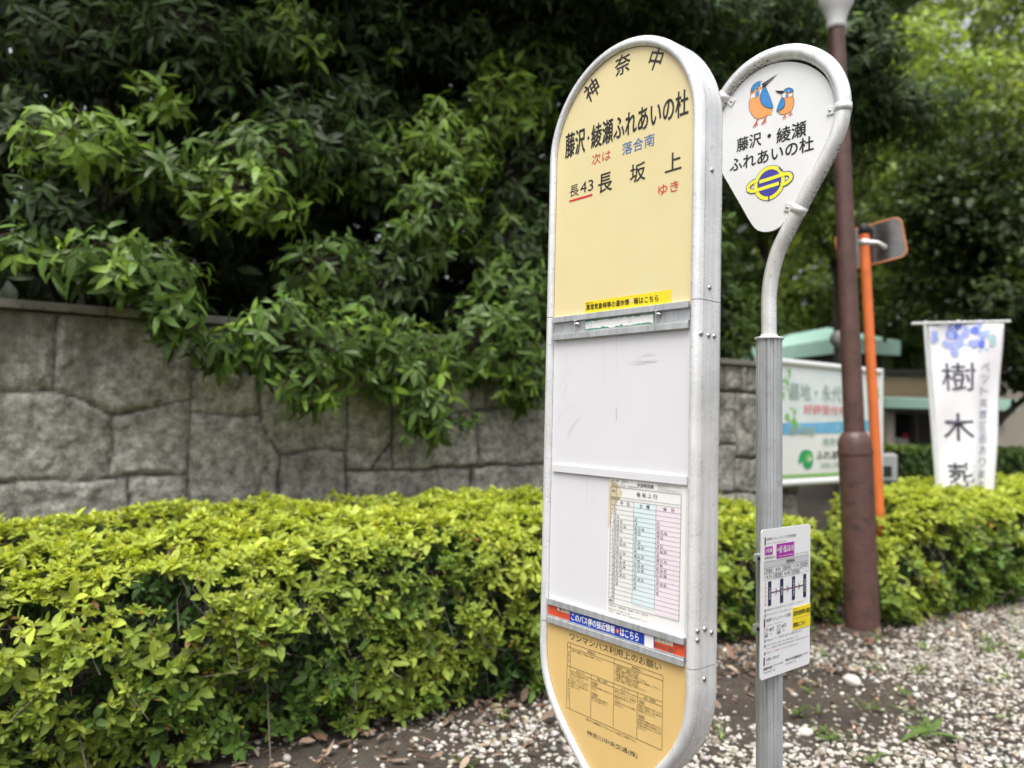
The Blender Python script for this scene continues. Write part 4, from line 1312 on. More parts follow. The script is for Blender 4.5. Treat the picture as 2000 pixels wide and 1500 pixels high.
# ------------------------------------------------------------------ hedges
def hedge(name, label, s0, s1, n0, n1, hfun, nshoot, scale, seed, lowbare=.035, rad=.17, slant=0.0):
    r = np.random.default_rng(seed)
    root = thing(name, label, 'hedge', tuple(W((s0 + s1) / 2, (n0 + n1) / 2)), 0.0, 'clipped azalea hedges along the wall')
    base = W((s0 + s1) / 2, (n0 + n1) / 2)
    cs, cn = (s0 + s1) / 2, (n0 + n1) / 2
    hs, hn = (s1 - s0) / 2, (n1 - n0) / 2
    def surf(n, inw):
        """points on the rounded box: top, front and both ends"""
        aT, aF, aE = 4 * hs * hn, 2 * hs * .8, 2 * hn * .8
        u = r.random(n) * (aT + aF + 2 * aE + .5 * aF)
        s = r.uniform(-hs, hs, n); q = r.uniform(-hn, hn, n); z = r.uniform(0.02, 1, n)
        top = u < aT; fr = (u >= aT) & (u < aT + aF); e1 = (u >= aT + aF) & (u < aT + aF + aE); e2 = (u >= aT + aF + aE) & (u < aT + aF + 2 * aE); bk = u >= aT + aF + 2 * aE
        z[top] = 1; q[fr] = -hn; s[e1] = hs; s[e2] = -hs; q[bk] = hn
        H = hfun(s + cs, q + cn)
        zz = z * H
        ic = np.stack([np.clip(s, -hs + rad, hs - rad), np.clip(q, -hn + rad, hn - rad), np.minimum(zz, H - rad)], 1)
        d = np.stack([s, q, zz], 1) - ic
        nrm = unit(d)
        P = ic + nrm * (rad - inw[:, None])
        bump = .038 * noise2(P[:, 0] * 1.0 + P[:, 2] * .7, P[:, 1] + P[:, 2], seed + 1, 6) + .022 * noise2(P[:, 0], P[:, 1] * .8 + P[:, 2] * 1.3, seed + 2, 15)
        P = P + nrm * bump[:, None]
        # the skirt draws in near the soil
        low = np.clip(1 - zz / .40, 0, 1)
        P[:, 1] += np.where(q < 0, 1, -1) * low * .045
        return P, nrm, zz / H
    def world(P):
        P = P.copy(); P[:, 0] += slant * (P[:, 1] + hn)      # ends clipped on the slant
        return np.stack([DR[0] * (P[:, 0] + cs) + NV[0] * (P[:, 1] + cn), DR[1] * (P[:, 0] + cs) + NV[1] * (P[:, 1] + cn), P[:, 2]], 1) - base
    def wdir(v): return np.stack([DR[0] * v[:, 0] + NV[0] * v[:, 1], DR[1] * v[:, 0] + NV[1] * v[:, 1], v[:, 2]], 1)
    lv = Leaves()
    inw = np.abs(r.normal(0, .025, nshoot))
    P, nr, zf = surf(nshoot, inw)
    gap = noise2(P[:, 0] * 1.1, P[:, 1] + P[:, 2] * 1.2, seed + 5, 11)
    front_ = nr[:, 2] < .6
    keep = (~front_ | (gap > -.70)) & (r.random(nshoot) < np.where(front_, np.clip(.72 + zf * .6, 0, 1), 1)) & (P[:, 2] > lowbare)
    P, nr, zf = P[keep], nr[keep], zf[keep]
    Tw, An = world(P), wdir(nr) * .75 + np.array([0, 0, .75]) + r.normal(0, .33, (len(P), 3))
    n = len(P)
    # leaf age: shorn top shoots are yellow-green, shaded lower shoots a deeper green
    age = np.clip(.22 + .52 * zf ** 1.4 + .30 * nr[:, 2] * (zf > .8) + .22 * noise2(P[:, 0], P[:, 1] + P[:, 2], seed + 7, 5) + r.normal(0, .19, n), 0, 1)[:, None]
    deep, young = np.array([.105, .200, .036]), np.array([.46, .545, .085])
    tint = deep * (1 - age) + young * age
    sz = scale * np.where(nr[:, 2] > .8, .82, 1.0)
    big = r.random(n) < np.where(zf < .75, .35, .16)
    for msk, L, k0, k1 in ((big, .064, 4, 7), (~big, .037, 5, 8)):
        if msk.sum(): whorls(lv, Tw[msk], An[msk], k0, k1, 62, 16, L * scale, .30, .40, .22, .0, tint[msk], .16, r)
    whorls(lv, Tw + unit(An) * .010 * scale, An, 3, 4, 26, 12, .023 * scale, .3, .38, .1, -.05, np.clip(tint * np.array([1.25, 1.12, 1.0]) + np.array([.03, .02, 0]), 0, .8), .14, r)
    # odd yellow, russet and brown leaves
    k = r.random(n) < .12
    pal = np.array([(.42, .33, .05), (.30, .17, .06), (.55, .28, .05), (.20, .12, .06), (.36, .30, .12)])
    if k.sum(): whorls(lv, Tw[k] - unit(An[k]) * .012, An[k] * .5, 1, 3, 75, 15, .036 * scale, .3, .42, .3, .1, pal[r.integers(0, 5, k.sum())], .2, r)
    # inner layer, shade inside the hedge put into a darker tint
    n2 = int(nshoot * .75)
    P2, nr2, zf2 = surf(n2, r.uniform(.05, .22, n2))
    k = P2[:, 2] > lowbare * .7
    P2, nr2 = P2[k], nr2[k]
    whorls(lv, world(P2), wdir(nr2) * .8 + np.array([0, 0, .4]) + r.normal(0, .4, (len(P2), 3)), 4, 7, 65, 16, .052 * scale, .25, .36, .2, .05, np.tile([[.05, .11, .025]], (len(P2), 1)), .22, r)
    lv.build('foliage', M['leaf_hedge'], root)
    # twigs
    def twigs(Tp, cnt, r0, rootd):
        ix = r.integers(0, len(Tp), cnt)
        E = Tp[ix]
        S = E.copy(); S[:, :2] += r.normal(0, .12, (cnt, 2)); S = S - wdir(nr[ix]) * r.uniform(.15, .35, (cnt, 1)) if rootd == 0 else S
        if rootd: S = E - wdir(nr[ix]) * r.uniform(.25, .45, (cnt, 1)) + r.normal(0, .12, (cnt, 3)); S[:, 2] = 0
        else: S[:, 2] = np.maximum(S[:, 2] - r.uniform(.02, .2, cnt), .02)
        Mi = (S + E) / 2 + r.normal(0, .03, (cnt, 3))
        return S, Mi, E, np.full(cnt, r0) * r.uniform(.6, 1.4, cnt)
    A_ = twigs(Tw, int(n * .8), .0022 * scale, 0); B_ = twigs(Tw, int(n * .02), .004, 1)
    twig_mesh('twigs', *[np.concatenate(x) for x in zip(A_, B_)], M['twig'], root)
    return root


hedge('azalea_hedge', 'long yellow green clipped hedge in front of the stone wall', -1.5, 2.86, 3.27, 4.62, lambda s, n: .865 + .028 * s + 0 * n, 11500, .86, 101)
hedge('azalea_hedge', 'short clipped hedge between the bus stop sign and the brown lamp pole', 3.45, 5.16, 3.46, 4.62, lambda s, n: .74 + .10 * np.clip(n - 3.6, 0, 1) - .20 * np.clip((s - 4.5) / .7, 0, 1) ** 2, 3500, .95, 202, rad=.30)
hedge('azalea_hedge', 'clipped hedge in front of the white banner with gravel at its foot', 4.98, 9.4, 3.16, 4.62, lambda s, n: .87 - .16 * np.clip((5.6 - s) / .6, 0, 1) ** 2, 7400, 1.0, 303, rad=.32, slant=.85)
print('hedges built')
#@@REST3

# ------------------------------------------------------------------ evergreen trees behind the wall
CL = [(0.19, 4.7, 2.9, 0.42, 0.23, 'b'), (0.53, 4.9, 3.28, 0.21, 0.15, 'b'), (0.58, 4.7, 2.81, 0.35, 0.18, 'm'), (1.14, 4.8, 3.07, 0.51, 0.26, 'm'), (0.98, 4.6, 2.74, 0.4, 0.24, 'b'), (1.45, 5.0, 3.37, 0.52, 0.31, 'd'), (2.51, 5.0, 3.41, 0.42, 0.42, 'b'), (3.11, 5.2, 4.01, 0.5, 0.37, 'b'), (3.63, 5.4, 4.57, 0.54, 0.45, 'm'), (0.71, 4.9, 3.8, 0.47, 0.22, 'd'), (0.81, 5.1, 3.58, 0.43, 0.23, 'd'), (1.29, 5.0, 3.98, 0.37, 0.27, 'm'), (0.5, 4.5, 2.21, 0.34, 0.22, 'm'), (0.59, 4.45, 1.99, 0.2, 0.2, 'm'), (0.33, 4.6, 2.29, 0.39, 0.17, 'm'), (1.9, 5.3, 3.68, 0.42, 0.3, 'd'), (2.12, 5.2, 3.27, 0.42, 0.34, 'm'), (2.36, 4.9, 2.87, 0.44, 0.37, 'm'), (1.52, 4.7, 2.4, 0.36, 0.26, 'm'), (1.25, 4.5, 1.91, 0.43, 0.27, 'm'), (1.34, 4.45, 1.64, 0.24, 0.18, 'm'), (1.7, 4.6, 1.98, 0.36, 0.26, 'm'), (2.05, 4.6, 1.84, 0.41, 0.3, 'm'), (2.2, 4.5, 1.51, 0.29, 0.24, 'm'), (2.73, 4.7, 2.04, 0.44, 0.37, 'm'), (3.04, 4.7, 1.8, 0.3, 0.3, 'm'), (0.07, 4.9, 2.53, 0.32, 0.29, 'd'), (-0.07, 4.8, 2.32, 0.28, 0.11, 'm'), (0.93, 4.6, 1.83, 0.27, 0.12, 'm'), (2.97, 5.5, 4.6, 0.73, 0.39, 'd'), (3.28, 5.3, 3.44, 0.43, 0.55, 'd'), (3.17, 5.1, 2.8, 0.37, 0.37, 'd'), (-0.1, 5.3, 3.08, 0.37, 0.31, 'd'), (0.19, 5.3, 3.72, 0.54, 0.29, 'd'), (3.01, 4.9, 2.43, 0.43, 0.31, 'm'), (2.06, 5.0, 2.41, 0.4, 0.33, 'd'), (2.08, 5.6, 4.43, 0.61, 0.36, 'd'), (4.55, 5.8, 5.33, 0.76, 0.4, 'm'), (6.2, 6.0, 3.28, 0.5, 0.8, 'd'), (6.09, 5.6, 2.53, 0.43, 0.49, 'm'),
      (4.2, 5.2, 3.6, .6, .6, 'm'), (4.0, 5.0, 2.7, .5, .5, 'm'), (4.7, 5.4, 4.4, .6, .5, 'm'), (5.2, 5.3, 3.2, .6, .6, 'm'), (5.3, 5.4, 4.6, .6, .6, 'd'), (3.7, 4.9, 2.0, .4, .3, 'm'), (-.9, 4.8, 2.9, .5, .4, 'm'), (-1.1, 4.9, 3.7, .5, .4, 'm'), (-.8, 4.7, 2.2, .4, .3, 'm')]
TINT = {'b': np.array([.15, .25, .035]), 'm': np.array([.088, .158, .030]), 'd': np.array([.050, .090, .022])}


def evergreen(label, st, nt_, lo, hi, seed, nback, edge=9.0):
    r = np.random.default_rng(seed)
    base = W(st, nt_)
    root = thing('evergreen_tree', label, 'tree', tuple(base), 0.0, 'evergreen trees behind the wall')
    lv = Leaves()
    tr = MB()
    lean = r.normal(0, .03, 2)
    axis = [np.array([lean[0] * z, lean[1] * z, z]) for z in (0, .8, 1.8, 3.0, 4.4, 6.4)]
    tr.tube(axis, [.19, .15, .135, .115, .085, .03], M['bark'], 12)
    tr.build('trunk', root)
    lb = MB()
    own = [c for c in CL if lo <= c[0] < hi]
    shade_clumps = [(st + r.uniform(-1.6, 1.6), nt_ - r.uniform(1.0, 2.2), r.uniform(4.9, 7.2), r.uniform(.6, .95), r.uniform(.3, .5), 'd') for _ in range(17)]  # unseen clumps above the view, added to shade the crown
    own = own + shade_clumps
    tips, p0, p1, p2 = [], [], [], []
    for (s, n, z, rs, rz, k) in own:
        C = W(s, n, z) - base
        zt = float(np.clip(z - r.uniform(.3, 1.1), .7, 6.0))
        A0 = np.array([np.interp(zt, [a[2] for a in axis], [a[i] for a in axis]) for i in range(2)] + [zt])
        mid = (A0 + C) / 2 + np.array([0, 0, r.uniform(.05, .35)]) + r.normal(0, .08, 3)
        lb.tube([tuple(p) for p in smooth_path([A0, mid, C], 5)], list(np.linspace(.034, .008, 11)), M['bark'], 6, False)
        ns = int(np.clip(math.pi * rs * rz / .0324 * 8.0, 26, 380))
        d = unit(r.normal(size=(ns, 3)))
        rad = r.uniform(.25, 1, ns) ** .5
        loc = d * rad[:, None] * np.array([rs, rs * .75, rz])
        T = C + DR * loc[:, :1] + NV * loc[:, 1:2] + np.array([0, 0, 1.0]) * loc[:, 2:]
        T[:, 2] -= .25 * (loc[:, 0] ** 2 + loc[:, 1] ** 2) / rs
        An = DR * d[:, :1] * .8 + NV * (d[:, 1:2] * .7 - .30) + np.array([0, 0, 1.0]) * (d[:, 2:] * .35 + .28)
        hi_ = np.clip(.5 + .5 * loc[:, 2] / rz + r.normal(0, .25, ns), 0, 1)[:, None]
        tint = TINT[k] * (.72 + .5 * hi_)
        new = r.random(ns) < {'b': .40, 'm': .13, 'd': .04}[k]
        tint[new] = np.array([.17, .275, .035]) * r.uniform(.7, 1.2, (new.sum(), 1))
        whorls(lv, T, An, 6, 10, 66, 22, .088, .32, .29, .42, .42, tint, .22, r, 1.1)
        p0.append(np.repeat(C[None], ns, 0)); p2.append(T); p1.append((C + T) / 2 + r.normal(0, .02, (ns, 3)))
    # depth of the crown, its shade put into a darker leaf tint
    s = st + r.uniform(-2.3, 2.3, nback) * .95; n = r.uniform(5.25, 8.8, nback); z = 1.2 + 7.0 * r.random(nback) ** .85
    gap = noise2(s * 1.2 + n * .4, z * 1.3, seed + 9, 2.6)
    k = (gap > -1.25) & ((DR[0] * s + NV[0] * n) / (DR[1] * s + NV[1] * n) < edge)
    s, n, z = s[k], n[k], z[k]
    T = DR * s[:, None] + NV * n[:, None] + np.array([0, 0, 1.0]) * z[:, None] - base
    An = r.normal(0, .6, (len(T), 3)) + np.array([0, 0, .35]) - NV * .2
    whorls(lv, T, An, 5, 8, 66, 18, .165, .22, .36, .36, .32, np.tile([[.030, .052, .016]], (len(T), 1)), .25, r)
    # far side of the crown, added to block sky and backlight, tinted dark too
    n3 = int(nback * .30)
    s = st + r.uniform(-2.5, 2.5, n3); n = r.uniform(7.6, 9.8, n3); z = .9 + 6.8 * r.random(n3)
    k = (DR[0] * s + NV[0] * n) / (DR[1] * s + NV[1] * n) < edge
    s, n, z = s[k], n[k], z[k]; n3 = len(s)
    T = DR * s[:, None] + NV * n[:, None] + np.array([0, 0, 1.0]) * z[:, None] - base
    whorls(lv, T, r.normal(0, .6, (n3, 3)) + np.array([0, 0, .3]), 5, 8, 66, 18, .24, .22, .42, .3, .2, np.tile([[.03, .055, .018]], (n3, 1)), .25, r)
    lv.build('crown', M['leaf_tree'], root, .18)
    lb.build('limbs', root)
    twig_mesh('twigs', np.concatenate(p0), np.concatenate(p1), np.concatenate(p2), np.full(sum(map(len, p0)), .0045), M['bark'], root)
    return root


evergreen('dark evergreen tree overhanging the left end of the wall with bright young leaves', .3, 6.7, -9, .86, 11, 2500)
evergreen('dark evergreen tree in the middle, its branches hanging lowest over the wall', 1.9, 6.9, .86, 2.3, 12, 2400)
evergreen('dark evergreen tree directly behind the bus stop sign, reaching over the wall', 3.7, 6.8, 2.3, 4.3, 13, 2400)
evergreen('evergreen tree seen between the bus stop sign and the slim pole', 7.0, 7.2, 4.3, 9, 14, 1500, .295)
print('evergreens built')


# ------------------------------------------------------------------ looser trees towards the entrance
def far_tree(label, x, y, hgt, blobs, seed, nl, L, tint, trunk_r=.2, group='trees round the entrance'):
    r = np.random.default_rng(seed)
    root = thing('leafy_tree', label, 'tree', (x, y, 0), 0.0, group)
    tr = MB()
    tr.tube([(0, 0, 0), (.06, .02, hgt * .3), (-.03, .05, hgt * .6), (.02, 0, hgt * .92)], [trunk_r, trunk_r * .8, trunk_r * .5, trunk_r * .12], M['bark'], 10)
    tr.build('trunk', root)
    lv = Leaves(); lb = MB()
    vol = [b_[3] * b_[4] for b_ in blobs]
    for (bx, by, bz, br, bh), v in zip(blobs, vol):
        C = np.array([bx - x, by - y, bz])
        lb.tube([tuple(p) for p in smooth_path([np.array([0, 0, max(.8, bz - 1.2)]), C * .5 + np.array([0, 0, bz * .42]), C], 4)], list(np.linspace(.07, .015, 9)), M['bark'], 6, False)
        ncl = max(8, int(34 * v / max(vol)))
        d = unit(r.normal(size=(ncl, 3))); rad = r.uniform(.35, 1, ncl) ** .6
        cc = C + d * rad[:, None] * np.array([br, br * .8, bh])
        per = int(nl * v / sum(vol) / ncl)
        ix = np.repeat(np.arange(ncl), per)
        m_ = len(ix)
        P = cc[ix] + r.normal(0, 1, (m_, 3)) * np.array([.30, .30, .20]) * br * .55
        D = unit(d[ix] * .5 + r.normal(0, .7, (m_, 3)) + np.array([0, 0, -.15]))
        U = r.normal(0, .45, (m_, 3)) + np.array([0, 0, 1.0]) + d[ix] * .4
        tc_ = np.exp(r.normal(0, .22, (ncl, 1)))[ix] * np.exp(r.normal(0, .18, (m_, 1)))
        ll = L * np.exp(r.normal(0, .25, m_))
        lv.add(P, D, U, ll, ll * .5, np.full(m_, .2), np.clip(np.array(tint) * tc_, .005, .8))
    lv.build('crown', M['leaf_far'], root, .15)
    lb.build('limbs', root)
    return root


DKG, MDG, LTG = (.058, .088, .032), (.15, .22, .065), (.29, .365, .135)
far_tree('big dark dense tree behind the white banner', 7.4, 12.4, 6.6, [(6.8, 11.8, 4.6, 1.0, 1.0), (7.3, 11.6, 4.9, 1.3, 1.2), (8.6, 12.0, 4.7, 1.4, 1.3),  (6.9, 11.4, 3.5, 1.2, .9), (8.2, 11.6, 3.4, 1.3, .9), (9.4, 12.2, 3.2, 1.0, 1.1), (7.6, 12.2, 5.5, 1.4, .7), (7.2, 12.8, 5.2, 1.1, .7), (9.0, 12.6, 5.4, 1.2, .8), (7.8, 11.6, 2.5, 1.0, .55), (9.2, 11.9, 2.2, .9, .6), (7.0, 11.7, 2.75, .8, .45)], 71, 26000, .13, DKG, .24)
far_tree('tall pale green tree rising above the dark one at the upper right', 10.6, 17.5, 10.5, [(9.0, 17.2, 8.3, 1.7, 1.4), (10.6, 17.0, 9.0, 1.9, 1.5), (12.2, 17.4, 8.5, 1.8, 1.5), (8.0, 17.6, 7.2, 1.3, 1.2), (8.6, 17.2, 10.6, 1.6, 1.2), (10.4, 17.0, 11.2, 1.8, 1.3), (12.3, 17.2, 10.8, 1.8, 1.3), (7.2, 17.6, 8.6, 1.3, 1.2), (11.4, 17.2, 7.2, 1.7, 1.3), (9.6, 17.0, 6.9, 1.5, 1.2), (13.2, 17.8, 7.0, 1.4, 1.4), (7.6, 17.4, 9.6, 1.2, 1.0)], 72, 15000, .19, LTG, .25)
far_tree('light green tree behind the upper half of the brown lamp pole', 6.2, 14.5, 8.6, [(5.3, 14.2, 6.6, 1.2, 1.1), (6.5, 14.0, 7.3, 1.3, 1.1), (7.3, 14.6, 6.5, 1.1, 1.0), (5.4, 14.4, 5.4, 1.0, .9), (6.6, 14.0, 5.6, 1.1, .9), (5.2, 14.6, 7.9, 1.1, .9), (6.0, 14.2, 5.0, 1.0, .6), (6.6, 14.2, 8.6, 1.3, .9), (7.8, 14.4, 7.9, 1.2, 1.0), (5.0, 14.4, 9.0, 1.2, .9)], 73, 12000, .14, (.28, .38, .13), .17)
far_tree('mid green tree behind the slim pole and the teardrop plate', 4.3, 13.0, 7.6, [(3.9, 12.6, 5.4, 1.2, 1.1), (4.1, 12.5, 5.3, .9, .8), (3.5, 12.9, 4.2, .9, .9), (4.8, 13.0, 6.3, 1.1, 1.0), (3.8, 13.0, 6.8, 1.1, .9), (3.5, 12.9, 3.1, .7, .7), (3.2, 12.6, 2.4, .6, .6)], 74, 11000, .14, MDG, .16)
far_tree('low light green tree just above the mint roof', 8.6, 21.5, 6.8, [(6.9, 21.0, 4.6, 1.3, .9), (8.2, 21.0, 5.3, 1.4, 1.1), (9.4, 21.4, 5.0, 1.3, 1.0), (7.4, 21.4, 5.8, 1.2, .9), (8.8, 21.2, 6.4, 1.2, .8)], 75, 5000, .17, (.18, .25, .06), .15)
far_tree('shadowy tree at the far right edge beside the hedge', 10.3, 11.6, 5.6, [(10.0, 11.2, 4.2, 1.2, 1.2), (10.6, 11.4, 3.0, 1.2, 1.0), (9.9, 11.3, 2.2, .9, .7), (10.9, 11.6, 1.5, 1.0, .8)], 76, 6000, .12, DKG, .22)

# wood that closes the view
r = np.random.default_rng(81)
lv = Leaves()
nc = 300
ang = r.uniform(.05, 1.0, nc); dist_ = r.uniform(25, 31, nc)
cc = np.stack([np.sin(ang) * dist_, np.cos(ang) * dist_, 0.6 + 13.5 * r.random(nc) ** 1.15], 1)
ix = np.repeat(np.arange(nc), 46); m_ = len(ix)
P = cc[ix] + r.normal(0, 1, (m_, 3)) * np.array([.95, .8, .75])
tc_ = np.exp(r.normal(0, .32, (nc, 1)))[ix] * np.exp(r.normal(0, .15, (m_, 1)))
ll = .72 * np.exp(r.normal(0, .25, m_))
lv.add(P, unit(r.normal(0, 1, (m_, 3)) + np.array([0, 0, -.2])), r.normal(0, .5, (m_, 3)) + np.array([0, -.3, 1.0]), ll, ll * .55, np.full(m_, .2), np.clip(np.array([[.075, .125, .035]]) * tc_, .005, .8))
o = lv.build('distant_wood', M['leaf_far'])
tag(o, 'far green wood behind the building and trees', 'wood', kind='stuff')
print('trees built')

# ------------------------------------------------------------------ brown lamp pole
lamp = thing('street_lamp', 'brown painted lamp pole with thick round base standing between the hedges', 'street lamp', (2.485, 5.4, 0))
M['foot_stain'] = plain('rust and mud stain', (.05, .034, .028), .8, 0, .4, 20.0, .4, 60.0)
LX = lambda z: -.205 * max(0, z - .05) / 4.23
b = MB()
b.tube([(LX(z), 0, z) for z in (0, .02, .40, .80, 1.235)], .112, M['brown_paint'], 28)
b.tube([(LX(z), 0, z) for z in (1.235, 1.25, 1.265)], [.116, .1175, .116], M['brown_paint'], 28)
b.tube([(LX(z), 0, z) for z in (1.265, 1.30, 1.335, 1.362, 1.382, 1.392)], [.112, .111, .106, .096, .083, .070], M['brown_paint'], 28)
b.tube([(LX(z), 0, z) for z in (.80, .806, .812)], [.1135, .1145, .1135], M['brown_paint'], 28)
b.tube([(LX(z), 0, z) for z in (0, .012, .03)], [.150, .150, .1125], M['foot_stain'], 28)
b.build('base_sleeve', lamp)
b = MB()
b.tube([(LX(z), 0, z) for z in (1.38, 2.0, 3.0, 4.30)], [.070, .067, .062, .055], M['brown_paint'], 24)
b.build('pole', lamp)
b = MB()
prof = [(.062, 4.285), (.064, 4.31), (.070, 4.36), (.092, 4.42), (.118, 4.47), (.122, 4.50), (.120, 4.53)]
V0 = len(b.v)
b.lathe(prof, M['white_enamel'], 28, (LX(4.35), 0, 0))
b.build('lamp_holder', lamp)
b = MB()
b.lathe([(.06, 4.53), (.14, 4.58), (.185, 4.68), (.19, 4.76), (.17, 4.86), (.11, 4.93), (.02, 4.95)], plain('opal globe', (.75, .75, .73), .3), 28, (LX(4.35), 0, 0))
b.build('globe', lamp)

# ------------------------------------------------------------------ orange traffic mirror pole
mir = thing('traffic_mirror', 'rectangular orange rimmed traffic mirror on an orange pole', 'traffic mirror', (2.835, 5.8, 0))
OX = lambda z: -.170 * z / 2.91
b = MB()
b.tube([(OX(z), 0, z) for z in (0, 1, 2, 2.905)], .037, M['orange_paint'], 20)
b.build('pole', mir)
b = MB()
b.lathe([(.0395, 2.90), (.0395, 2.945), (.034, 2.968), (.02, 2.98), (.004, 2.983)], M['black_rubber'], 20, (OX(2.91), 0, 0))
b.build('cap', mir)
b = MB()
b.tube([(OX(2.8), 0, 2.815), (OX(2.8), 0, 2.8151), (OX(2.84), 0, 2.8549), (OX(2.84), 0, 2.855)], [.038, .042, .042, .038], M['alu'], 20)
b.tube([(OX(2.8) + .03, -.03, 2.835), (.0 - .09, -.06, 2.825), (-.04, -.05, 2.80), (-.01, -.01, 2.79)], [.013, .013, .016, .026], M['alu'], 10)
b.build('bracket', mir)


def rrect(w, h_, rad, n=6):
    o = []
    for cx_, cy_, q0 in ((w - rad, -h_ + rad, -90), (w - rad, h_ - rad, 0), (-w + rad, h_ - rad, 90), (-w + rad, -h_ + rad, 180)):
        for k in range(n + 1):
            q = R(q0 + 90 * k / n); o.append((cx_ + rad * math.cos(q), cy_ + rad * math.sin(q)))
    return o


MA = R(-38)                                            # plate turned, near edge on the right, and tipped a little
def mface(a, b_, off):
    a2 = a * math.cos(.17) - b_ * math.sin(.17); b2 = a * math.sin(.17) + b_ * math.cos(.17)
    return (-.115 + a2 * math.cos(MA) + off * math.sin(MA), .02 + a2 * math.sin(MA) - off * math.cos(MA), 2.825 + b2)
b = MB()
b.slab(rrect(.235, .148, .045), mface, -.022, -.010, M['mirror_back'])
b.build('mirror_plate', mir)
b = MB()
pts = rrect(.240, .153, .050, 8)
b.tube([mface(a, c_, -.014) for a, c_ in pts + pts[:1]], .008, M['rim_orange'], 10, False)
b.build('rim', mir)

# ------------------------------------------------------------------ cemetery notice board
bo = W(5.80, 4.72)
board = thing('notice_board', 'white framed notice board printed with sky and sea beside the wall end', 'notice board', tuple(bo), R(90 - 53))
b = MB(); BW, BZ0, BZ1 = 1.87, .845, 2.045
for z in (BZ1 - .035, BZ0 + .035):
    b = MB(); b.tube([(0, 0, z), (BW, 0, z)], .036, M['white_enamel'], 14); b.build('frame_rail', board)
for x in (0.0, BW):
    b = MB(); b.tube([(x, 0, 0), (x, 0, BZ1)], .036, M['white_enamel'], 14); b.build('leg', board)
b = MB(); fc = Face(b, front)
b.box((.036, -.012, BZ0 + .07), (BW - .036, .012, BZ1 - .07), M['white'])
O = .0135
fc.rect(.04, BW - .04, 1.40, BZ1 - .075, M['sky_print'], O)
fc.quad([(.04, 1.33), (.5, 1.345), (1.0, 1.35), (BW - .04, 1.38), (BW - .04, 1.50), (1.2, 1.475), (.6, 1.45), (.04, 1.44)], M['sea_print'], O + .001)
G3 = M['leaf_print']
rr = random.Random(9)
for cx_, cz_, n_ in ((1.24, 1.88, 10), (.16, 1.80, 5), (.24, 1.53, 10), (1.30, 1.42, 8), (.10, 1.92, 6), (1.72, 1.85, 8)):
    for k in range(n_):
        a, z, q, l = cx_ + rr.uniform(-.10, .10), cz_ + rr.uniform(-.07, .06), rr.uniform(-2.4, -.4), rr.uniform(.05, .10)
        d = (math.cos(q) * l, math.sin(q) * l)
        fc.quad([(a, z), (a + d[0] * .5 - d[1] * .3, z + d[1] * .5 + d[0] * .3), (a + d[0], z + d[1]), (a + d[0] * .5 + d[1] * .3, z + d[1] * .5 - d[0] * .3)], G3, O + .002 + k * .0003)
GG = M['grey_green_print']
fc.text('墓地・永代供養', .17, 1.44, 1.665, 1.825, GG, O + .006, .012)
fc.text('好評受付中', .41, 1.17, 1.535, 1.625, M['rose_print'], O + .006, .03)
fc.text('樹木葬墓', .17, .60, 1.330, 1.410, GG, O + .006, .025)
fc.text('見学自由', .74, 1.20, 1.235, 1.305, GG, O + .006, .03)
fc.text('ふれあいの杜', .63, 1.42, 1.095, 1.180, M['ink_soft'], O + .006, .02)
fc.text('お気軽にお問い合わせ下さい', .70, 1.42, 1.015, 1.062, GG, O + .006, .02)
# green leaf-shaped emblem
fc.quad([tuple(p) for p in smooth_path([(.47, 1.19), (.38, 1.175), (.335, 1.10), (.35, 1.055), (.40, 1.085), (.415, 1.04), (.47, 1.005), (.56, 1.03), (.58, 1.11), (.55, 1.17)], 5, True)], plain('emerald print', (.03, .36, .14), .45), O + .003)
fc.disc(.50, 1.11, .055, .045, G3, O + .0045); fc.disc(.52, 1.10, .02, .018, M['white'], O + .006)
fc.rect(.04, BW - .04, BZ0 + .085, BZ0 + .115, G3, O + .002)
b.build('printed_panel', board)

# ------------------------------------------------------------------ banner
ban = thing('banner_flag', 'white vertical banner with blue flowers and large brush characters on a thin pole', 'banner', (3.93, 7.0, 0))
b = MB(); b.tube([(.035, 0, 0), (-.04, 0, .943), (-.150, 0, 2.40)], .016, M['white_enamel'], 12); b.build('flag_pole', ban)
b = MB(); b.tube([(-.275, -.004, 2.381), (.635, -.004, 2.423)], .012, M['white_enamel'], 10); b.build('crossbar', ban)
for px_ in (0, .30): 
    b = MB(); b.lathe([(.02, -.008), (.022, 0), (.02, .008)], M['white_enamel'], 10, (-.145 + px_, -.004, 2.388 + px_ * .046), 'x'); b.build('crossbar_clip', ban)


def cloth(a, z, off):
    """a 0..1 across the cloth, z real height; gentle folds hang down it"""
    f = (2.39 - z) / 1.45
    xl, xr = -.118 + .105 * f, .578 - .078 * f
    x = xl + (xr - xl) * a
    y = .034 * math.sin(a * 7.0 + f * 1.6) * (.2 + f * .8) + .016 * math.sin(a * 15 + 2.0 + f) * f + .010 * math.sin(a * 4 + f * 9)
    return (x, y - off, z + .046 * (x + .1) * max(0, 1 - f * .8))
b = MB()
na, nz = 26, 34
za = np.linspace(.62, 2.372, nz)
for o_ in (0.0,):
    V = [cloth(i / na, z, 0) for z in za for i in range(na + 1)]
    Fc = [(j_ * (na + 1) + i, j_ * (na + 1) + i + 1, (j_ + 1) * (na + 1) + i + 1, (j_ + 1) * (na + 1) + i) for j_ in range(nz - 1) for i in range(na)]
    b.add(V, Fc, M['cloth'], True)
cl = b.build('cloth', ban)
sm_ = cl.modifiers.new('thickness', 'SOLIDIFY'); sm_.thickness = .002; sm_.offset = 1
b = MB(); fc = Face(b, cloth)
BI, BG = M['banner_ink'], M['banner_grey']
O = .005
fc.text('樹', .14, .60, 1.765, 2.020, BI, O, .004)
fc.text('木', .14, .58, 1.310, 1.560, BI, O, .010)
